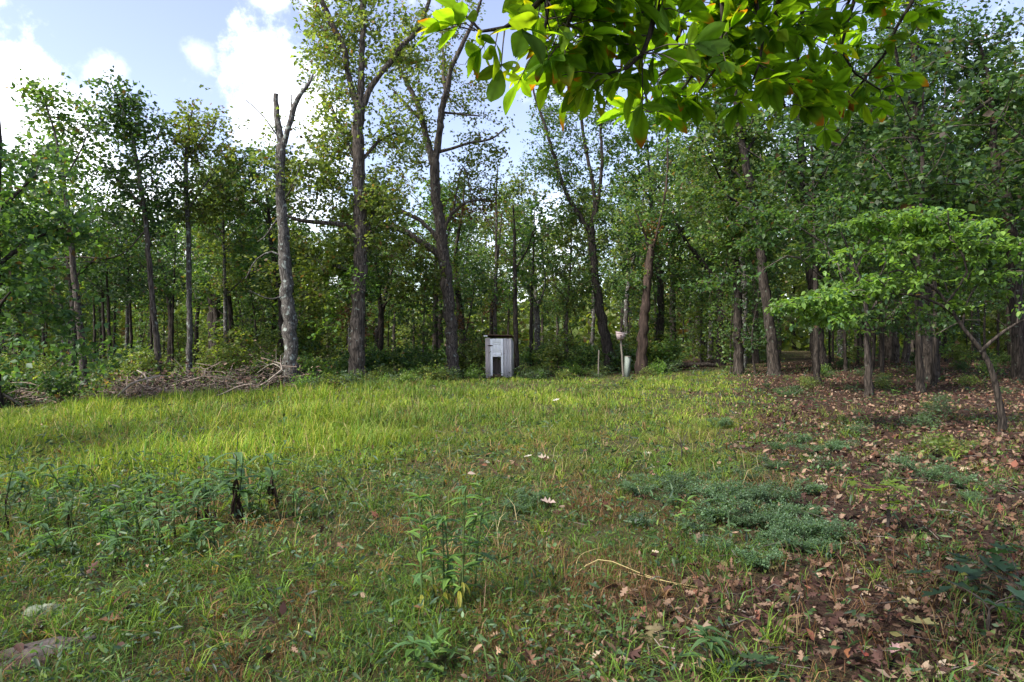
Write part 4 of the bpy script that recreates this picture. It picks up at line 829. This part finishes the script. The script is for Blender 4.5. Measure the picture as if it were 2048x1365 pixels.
weed(830, 1350, .16, 'low bright green rosette at the bottom of the picture', 2, 9, W_G, lsz=.9)
weed(1430, 1340, .20, 'low leafy sprig at the grass edge near the reddish leaf', 2, 9, W_B, lsz=.9)
for k, (px, py) in enumerate([(215, 1100), (255, 1075), (330, 1110), (90, 1050), (60, 1120), (370, 1080), (180, 1020), (300, 1000), (595, 1040), (40, 1010), (120, 1130), (280, 1030), (450, 1000), (500, 1040), (350, 1030), (130, 990), (240, 1140), (560, 1000), (390, 1110)]):
    weed(px, py, R.uniform(.2, .42), 'knee-high bluish green weed in the shaded left grass', 3, 11, W_B + W_G[:1], wilt=k % 3, lsz=.85, group='bluish weeds in the left grass')

# feathery plants: one prototype of each of three, copied over the patch
G4 = 'feathery blue-green plants beside the leaf litter'
FEA = [(3, (.085, .15, .075)), (3, (.11, .18, .09)), (2, (.06, .11, .055))]
def feathery(h, nst):
    root = empty('feathery_plant', (0, 0, 0), 'feathery blue-green plant spreading over the leaf litter', 'plant', G4)
    mb = MB(); ml = MB()
    for k in range(nst):
        an = R.uniform(0, 6.28); L = h * R.uniform(.8, 1.7); tt = np.linspace(0, 1, 7)[:, None]
        path = np.array([math.cos(an), math.sin(an), 0]) * L * tt * .8 + np.array([0, 0, 1.0]) * h * np.sin(tt * 1.9) * R.uniform(.6, 1); path[0, 2] = -.02
        mb.tube(path, np.linspace(.004, .0015, 7), 4, (.06, .07, .03), cap=False)
        m = 46; f = R.uniform(.15, 1, m); q = np.stack([np.interp(f, tt[:, 0], path[:, d_]) for d_ in range(3)], 1); side = R.choice([-1, 1], m)
        ax = np.stack([-math.sin(an) * side + math.cos(an) * .4, math.cos(an) * side + math.sin(an) * .4, R.normal(size=m) * .3], 1); no = R.normal(size=(m, 3)) * .3; no[:, 2] += 1
        # each leaflet row: a slim frond of paired leaflets
        for d_ in np.linspace(.1, 1, 5):
            ml.inst(*OV, frames(R.normal(size=(m, 3)) * .7 + ax, no), R.uniform(.012, .024, m), q + unit(ax) * (.075 * d_) + R.normal(size=(m, 3)) * .004, pal(FEA, m, .2))
    mb.build('stem', M_LEAF, root); ml.build('foliage', M_LEAF, root); return root
fp = [feathery(.20, 9), feathery(.25, 11), feathery(.16, 8)]
fps = [(1400, 1000), (1450, 1010), (1490, 1000), (1540, 1015), (1350, 985), (1420, 1040), (1480, 1050), (1530, 1060), (1590, 1060), (1640, 1080), (1600, 1100), (1390, 1060), (1330, 1010), (1560, 1035), (1650, 1110), (1550, 1100),
       (1500, 960), (1420, 960), (1560, 905), (1620, 910), (1670, 905), (1590, 890), (1850, 960), (1880, 930), (1920, 975), (1040, 1025), (1000, 1045), (1950, 1010), (1560, 785), (1590, 780), (1530, 775), (1570, 795), (1060, 1010)]
FEAT = []; relabel_row([o for o in bpy.data.objects if o.get('group') == 'bluish weeds in the left grass'], 'knee-high bluish weed in the shaded grass, {} counted from the left')
for k, (px, py) in enumerate(fps + [(px_ + R.normal() * 70, py_ + R.normal() * 35) for px_, py_ in fps[:20]]):
    g = gpt(px, py); FEAT.append(place(fp, k, g[0], g[1], R.uniform(.5, 1.05)))

relabel_row(FEAT, 'feathery blue-green plant, {} counted from the left')
# lobed seedlings with large leaves
OAKG = lambda nm, c_, L: (lambda mb: (mb.inst(OAK[0], OAK[1], np.eye(3)[None], np.array([L]), np.zeros((1, 3)), np.array([c_])), mb.build(nm, M_LEAF, mesh_only=True))[1])(MB())
def seedling(px, py, h, label, col, nl, L, spread=1.0, D=None):
    g = gpt(px, py); root = empty('oak_seedling', g, label, 'seedling')
    mes = [OAKG('seedling_leaf', np.array(col) * f_, L) for f_ in (.85, 1.0, 1.2)]
    mb = MB(); ends = []
    for k in range(4):
        an = R.uniform(0, 6.28); pth = np.array([[0, 0, -.03], [.01, 0, h * .45], [math.cos(an) * L * 1.2 * spread, math.sin(an) * L * 1.2 * spread, h * R.uniform(.7, 1.0)]]); q = smooth_line(np.c_[pth, [.006, .005, .002]], 7); mb.tube(q[:, :3], q[:, 3], 5, cap=False); ends.append(q)
    mb.build('stem', M_TWIG, root)
    for i_ in range(nl):
        q = ends[i_ % 4]; p_ = q[R.integers(4, 7), :3]; an = R.uniform(0, 6.28); ax = np.array([math.cos(an), math.sin(an), R.uniform(-.35, .25)])
        put_leaf('leaf', mes[R.integers(3)], root, p_ + R.normal(size=3) * .03 * spread, ax, np.array([R.normal() * .3, R.normal() * .3, 1]), R.uniform(.7, 1.2))
seedling(1775, 1062, .50, 'young oak seedling with bright yellow-green lobed leaves on a dark stem', (.13, .19, .03), 26, .15, 1.5)
seedling(1362, 925, .42, 'oak seedling with bronze and green leaves at the grass edge', (.12, .12, .035), 16, .14, 1.3)
seedling(1975, 1262, .26, 'dark broad-leaved seedling low on the litter in the near corner', (.04, .085, .04), 16, .20, 1.2)
seedling(1480, 868, .30, 'small leafy seedling in the litter just past the grass', (.10, .15, .03), 14, .14, 1.3)
seedling(1790, 812, .35, 'lone flat-topped green seedling under the mottled tree', (.08, .15, .03), 12, .14, 1.2)
seedling(2040, 1240, .36, 'dark seedling cut by the right border low in the corner', (.035, .075, .035), 12, .19, 1.0)
seedling(1490, 1352, .14, 'low dull green seedling at the bottom border on the litter edge', (.05, .10, .035), 9, .13, .9)

# straw stalks, loose leaves, stone, bark
M_STRAW = mat_leaf('straw', trans=.1, rough=.7, tint=(1, 1, .8), var=.1)
def straw(pts, label, r=.004, col=(.38, .30, .13)):
    q = []
    for px, py, lift in pts:
        g = gpt(px, py); g[2] += lift; q.append([*g, r])
    q = np.array(q); o0 = q[0, :3].copy(); mb = MB(); l = smooth_line(q, 10); mb.tube(l[:, :3], np.linspace(r, r * .4, 10), 5, col, cap=False)
    o = mb.build('straw_stalk', M_STRAW, None, o0); o.location = o0; return tag(o, label, 'straw', 'dry straw stalks on the grass')
straw([(1150, 1158, .03), (1190, 1150, .10), (1290, 1165, .05), (1400, 1190, .02)], 'long flattened straw stalk running toward the litter')
straw([(1250, 1152, .03), (1330, 1178, .05), (1420, 1188, .03)], 'pale straw stalk lying above the long flattened one')
straw([(1255, 1182, .02), (1268, 1200, .03), (1280, 1214, .02)], 'short thick straw piece lying diagonally below the long stalks', .006, (.45, .33, .18))
straw([(1148, 1160, .02), (1165, 1130, .08), (1210, 1120, .1)], 'bent yellow straw stalk starting a fan of dry grass')
straw([(1093, 1115, .02), (1094, 1112, .14)], 'upright dry straw stub in the short grass', .005, (.40, .27, .15))
straw([(967, 1240, .02), (972, 1235, .22)], 'thin brown upright stalk right of the bright weed', .003, (.33, .2, .14))
straw([(600, 1262, .05), (585, 1290, .03), (560, 1298, .02)], 'yellow bent stalk in the shaded left foreground', .005, (.36, .33, .10))
oakm = lambda nm, c_, L, tm: (lambda mb: (mb.inst(tm[0], tm[1], np.eye(3)[None], np.array([L]), np.zeros((1, 3)), np.array([c_])), mb.build(nm, M_DEAD, mesh_only=True))[1])(MB())
def loose(px, py, L, col, label, ang=0.0, tm=OAK, tilt=.35, lift=.055):
    g = gpt(px, py); g[2] += lift; o = put_leaf('fallen_leaf', oakm('fallen_leaf', np.array(col) * .68, L * .9, tm), None, g, (math.cos(ang), math.sin(ang), R.normal() * .15), (R.normal() * tilt, -.35, 1)); return tag(o, label, 'leaf', 'fallen leaves lying apart from the rest')
loose(958, 930, .17, (.50, .46, .36), 'pale grey dead leaf at the left of three in the short grass', .2)
loose(1048, 924, .17, (.55, .50, .40), 'pale dead leaf at the middle of three in the short grass', .8)
loose(1100, 930, .20, (.52, .42, .33), 'torn tan leaf with a dark notch next to the pale leaves', 2.6, OAKC)
loose(1112, 1022, .17, (.52, .40, .34), 'curled pinkish leaf lying alone in the mid foreground grass', 3.0, OAKC)
loose(1838, 1225, .13, (.42, .36, .17), 'flat pale yellow leaf on the dark litter', 2.9)
loose(1795, 1258, .22, (.36, .32, .13), 'large deeply lobed yellowish oak leaf on the dark litter', 5.6, OAK)
loose(1740, 1262, .10, (.42, .37, .18), 'small pale yellow leaf left of the large lobed oak leaf', 4.4)
loose(1730, 1335, .09, (.42, .10, .07), 'small bright red leaf on the litter near the bottom', 1.2, OV)
loose(1705, 1318, .11, (.24, .10, .045), 'rusty orange leaf touching the small red leaf', 4.0, OV)
loose(1780, 1335, .11, (.45, .28, .26), 'pinkish curled leaf right of the small red leaf', .7, OAKC)
loose(1940, 1202, .07, (.30, .30, .06), 'small yellow-green leaf caught on the dark seedling', 2.8, OV, lift=.16)
loose(195, 1268, .15, (.30, .15, .09), 'brown curled leaf right of the flat mossy bark slab', .35, OAKC)
loose(660, 1000, .09, (.22, .09, .05), 'small orange brown leaf in the short grass', .35, OAKC)
loose(1285, 915, .14, (.50, .44, .33), 'tan leaf at the border between the grass and leaf litter', .1)
loose(1105, 820, .20, (.50, .47, .38), 'pale leaf far out in the open grass', .4, lift=.2)
loose(348, 802, .18, (.60, .50, .34), 'cream leaf or bark flake at the foot of the brush pile', 1.4, lift=.25)
loose(620, 1092, .14, (.40, .26, .13), 'long orange-tan sliver of leaf in the left grass', 1.0, LAN)
loose(935, 1022, .10, (.55, .42, .34), 'pinkish leaf scrap stuck among the tall weed leaves', .5, OV, lift=.35)
# rock and bark at the near left
M_ROCK = mat_noise('mossy_bark', [(.025, .02, .018), (.08, .065, .062), (.17, .14, .135)], (1, 1, 1), 9, bump=.9, dist=.03)
M_PALEBARK = mat_noise('pale_bark', [(.10, .12, .08), (.24, .26, .20)], (1, 1, 1), 10, bump=.5, dist=.01)
def slab(name, px, py, size, ang, m, label, cat, th):
    g = gpt(px, py); mb = MB(); k = 14; an = np.arange(k) * 2 * math.pi / k; r_ = 1 + .24 * R.normal(size=k)
    rings = []
    for f, z in ((1.0, -.02), (1.05, th * .5), (.85, th), (.4, th * 1.15)): rings.append(np.c_[np.cos(an) * r_ * size[0] * f, np.sin(an) * r_ * size[1] * f, z + R.normal(size=k) * th * .12])
    V = np.vstack(rings + [[[0, 0, th * 1.15]]]); fc = [[a_ * k + i_, a_ * k + (i_ + 1) % k, (a_ + 1) * k + (i_ + 1) % k, (a_ + 1) * k + i_] for a_ in range(3) for i_ in range(k)]
    mb.add(V, fc); mb.add(V, [[3 * k + i_, 3 * k + (i_ + 1) % k, 4 * k] for i_ in range(k)])
    o = mb.build(name, m, smooth=True); o.location = g + np.array([0, 0, -.01]); o.rotation_euler = (0, 0, ang); return tag(o, label, cat)
slab('bark_slab', 100, 1302, (.17, .075), .45, M_ROCK, 'flat brown mossy bark slab in the near left corner', 'bark', .05)
slab('bark_slab', 15, 1352, (.15, .06), .7, M_PEEL, 'reddish rotten wood slab cut by the bottom left corner', 'bark', .06)
slab('bark_flake', 85, 1228, (.10, .022), .38, M_PALEBARK, 'long pale lichen bark flake above the mossy slab', 'bark', .05)
slab('stone', 1310, 1275, (.065, .05), .2, mat_noise('tan_stone', [(.08, .065, .03), (.19, .155, .085)], (1, 1, 1), 12), 'small rounded tan stone half sunk in the foreground grass', 'stone', .06)

# ------------------------------------------------------------------ hickory branch hanging over the viewer
HB = np.array([3.4, -1.4, float(ground_z(3.4, -1.4))])
hick = empty('hickory_tree', HB, 'hickory branches with large backlit leaves hanging over the clearing', 'tree')
mb = MB(); add_limb(mb, np.array([[*HB[:2], HB[2] - .2, .17], [3.45, -1.4, 2.0, .14], [3.4, -1.3, 4.2, .11], [3.3, -1.2, 7.5, .04]]), 12, flare=True); mb.build('trunk', M_BARK, hick, HB, smooth=True)
mbc = MB(); sk_ = np.array([[3.4, -1.3, z_] for z_ in np.linspace(3.4, 7.5, 14)]); cs_ = np.array([3.0, -1.6, 5.6]) + unit(R.normal(size=(60, 3))) * R.random((60, 1)) ** .4 * np.array([2.9, 1.9, 1.7])  # crown out of view overhead, added to shade the near ground
grow(mbc, sk_, cs_, 26, .3, .15, LIME, tmpl=OV); mbc.build('crown', [M_TWIG, M_LEAF], hick, HB)
mb = MB(); ml_ = add_limb(mb, np.array([[3.42, -1.38, 3.2, .06], [3.0, -.2, 3.55, .045], [2.3, 1.1, 3.6, .032], [1.5, 2.2, 3.35, .02], [1.0, 2.4, 3.15, .012]]), 8); mb.build('limb', M_DARK, hick, HB, smooth=True)
pp = lambda px, py, D: P(px, py, D)
twl = [[(1.5, 2.2, 3.35), pp(1150, -60, 2.35), pp(1085, 0, 2.25), pp(1045, 42, 2.2), pp(1000, 58, 2.2), pp(955, 62, 2.2), pp(930, 30, 2.2)],
       [(1.9, 1.7, 3.5), pp(1400, -60, 2.5), pp(1378, 20, 2.5), pp(1352, 80, 2.5), pp(1345, 130, 2.5), pp(1290, 175, 2.45), pp(1300, 225, 2.45)],
       [(2.3, 1.1, 3.6), pp(1625, -50, 2.7), pp(1602, 30, 2.7), pp(1595, 100, 2.7), pp(1602, 150, 2.7), pp(1645, 200, 2.7)],
       [(2.6, .6, 3.6), pp(1840, -40, 2.9), pp(1812, 20, 2.9), pp(1765, 115, 2.9), pp(1725, 165, 2.9), pp(1700, 195, 2.9)],
       [(1.8, 1.8, 3.45), pp(1330, -40, 2.3), pp(1300, 60, 2.3), pp(1285, 110, 2.3), pp(1250, 142, 2.3), pp(1210, 150, 2.3)],
       [(2.2, 1.3, 3.6), pp(1530, -50, 2.6), pp(1470, 50, 2.6), pp(1410, 120, 2.55), pp(1355, 190, 2.5)],
       [(2.5, .9, 3.6), pp(1720, -60, 2.8), pp(1690, 20, 2.8), pp(1660, 90, 2.8)], [(1.4, 2.25, 3.3), pp(1180, -50, 2.3), pp(1140, 30, 2.3), pp(1130, 90, 2.3)],
       [(2.3, 1.1, 3.6), pp(1500, -60, 3.0), pp(1515, 20, 3.0), pp(1525, 100, 3.0), pp(1500, 175, 3.0)], [(2.6, .6, 3.6), pp(1740, -60, 3.4), pp(1700, 30, 3.4), pp(1680, 110, 3.4), pp(1760, 180, 3.4)],
       [(1.8, 1.8, 3.45), pp(1260, -60, 2.5), pp(1215, 30, 2.5), pp(1170, 80, 2.5)], [(2.2, 1.3, 3.6), pp(1450, -60, 2.9), pp(1445, 40, 2.9), pp(1430, 130, 2.9), pp(1400, 180, 2.9)],
       [(2.4, 1.0, 3.6), pp(1570, -50, 3.1), pp(1550, 60, 3.1), pp(1548, 150, 3.1), pp(1570, 215, 3.1)], [(1.6, 2.1, 3.4), pp(1110, -60, 2.3), pp(1098, 10, 2.3), pp(1085, 85, 2.3)]]
HGR = [(.08, .16, .02), (.105, .18, .022), (.066, .135, .022), (.052, .11, .022)]
obov = lambda t_: math.sin(math.pi * t_ ** 1.15) ** .75
HM = [lm('hickory_leaflet', .15, .068, c_, M_GLOSS, prof=obov, rows=7, bend=b_, fold=f_, hole=h_, tip=tp) for c_, b_, f_, h_, tp in
      ((HGR[0], .12, .10, False, None), (HGR[1], .25, .06, False, None), (HGR[2], .05, .16, False, None), (HGR[3], .3, .12, False, None), (HGR[1], .15, .1, True, (.2, .2, .02)), (HGR[0], .2, .1, False, (.16, .06, .02)))]
HBR = lm('hickory_leaflet', .15, .07, (.14, .06, .025), M_GLOSS, prof=obov, rows=7, bend=.4, fold=.2)
npet = MB(); nleaf = 0; tw_pts = []
for k, tpts in enumerate(twl):
    if k in (1, 2, 3, 5, 6): c0 = np.array([0, 0, EYE]); tpts = [tpts[0]] + [c0 + (np.array(p_) - c0) * 1.22 for p_ in tpts[1:]]
    q = np.array([[*p_, .0] for p_ in tpts]); q[:, 3] = np.linspace(.014, .004, len(q)); mb = MB(); l = smooth_line(q, 26); l[2:-1, :3] += R.normal(size=(23, 3)) * .005; mb.tube(l[:, :3], l[:, 3], 6, rough=.1); mb.build('twig', M_DARK, hick, HB, smooth=True); tw_pts.append(l[:, :3])
def compound(a_, end, me_pick=None, s=1.0, spread=1.0, n5=5):
    """petiole from a_ to end, leaflets fanned at its end"""
    global nleaf
    a_ = np.asarray(a_); end = np.asarray(end); d_ = unit(end - a_)
    npet.tube([a_, (a_ + end) / 2 + np.array([0, 0, .015]), end], [.003, .0022, .0018], 4, cap=False)
    side = unit(np.cross(d_, np.array([0, .25, 1.0]) + R.normal(size=3) * .3)); nor = np.cross(side, d_)
    for i_ in range(n5):
        u = (i_ - (n5 - 1) / 2) / max(1, (n5 - 1) / 2); an = u * 1.25 * spread
        ax = d_ * math.cos(an) + side * math.sin(an) + np.array([0, 0, -.10]) + R.normal(size=3) * .14
        me = HM[R.choice(len(HM), p=[.24, .2, .2, .18, .1, .08] if end[0] / end[1] < .26 + .08 * R.normal() else [.12, .08, .34, .36, .05, .05])] if me_pick is None else me_pick  # darker greens favoured on the right stand in for overlapping leaf shade
        no_ = nor + R.normal(size=3) * .3; s_ = s * (1.1 - .38 * abs(u)) * R.uniform(.85, 1.1); at_ = end - d_ * (.02 if abs(u) > .6 else 0)
        if nleaf < 296: put_leaf('leaf', me, hick, at_ - HB, ax, no_, s_)
        else:
            nv = len(me.vertices); vv = np.zeros(nv * 3); me.vertices.foreach_get('co', vv); cc_ = np.zeros(nv * 4); me.color_attributes['Col'].data.foreach_get('color', cc_)
            fr = frames(ax[None], no_[None])[0] * s_
            stuff_l.add(vv.reshape(-1, 3) @ fr.T + at_, [list(p_.vertices) for p_ in me.polygons], cc_.reshape(-1, 4)[:, :3] * R.uniform(.7, 1.3))
        nleaf += 1
for ax_, ay_, ex, ey, D_, s_, n_ in [(955, 62, 905, 50, 2.2, .95, 5), (1000, 58, 962, 100, 2.2, .75, 5), (1010, 55, 1002, 140, 2.2, .85, 3), (960, 62, 925, 30, 2.2, .8, 3), (1040, 45, 1045, 60, 2.2, 1.0, 4), (1085, 0, 1075, 40, 2.25, 1.1, 4),
                                     (1000, 58, 990, 95, 2.2, .7, 4), (1130, 90, 1130, 110, 2.3, .9, 5), (1210, 150, 1180, 160, 2.3, .8, 5), (950, 62, 880, 62, 2.2, .8, 2)]:
    compound(P(ax_, ay_, D_), P(ex, ey, D_ - .05), None, s_, 1.0, n_)
stuff_l = MB()
for _ in range(600):
    k = R.choice([1, 2, 3, 4, 5, 6, 7, 8, 9, 10, 11, 12, 13]); l = tw_pts[k]; a_ = l[R.integers(5, 26)]
    if 682.5 - (a_[2] - EYE) / a_[1] * F < -70: a_ = l[R.integers(12, 26)]
    v = R.normal(size=3) * np.array([.16, .14, .10]) - np.array([0, 0, .02]); v = unit(v) * R.uniform(.06, .2)
    compound(a_, a_ + v, None, R.uniform(.58, .95), 1.0, int(R.choice([3, 5, 5])))
compound(P(1700, 195, 3.54), P(1690, 205, 3.5), HBR, .8, .6, 3)
if stuff_l.V: stuff_l.build('foliage', M_GLOSS, hick, HB)['kind'] = 'stuff'
npet.build('petioles', M_TWIG, hick, HB)['kind'] = 'stuff'
print('tris', sum(len(m.loops) - 2 * len(m.polygons) for m in bpy.data.meshes if m.users), 'objs', len(bpy.data.objects), 'leaflets', nleaf)
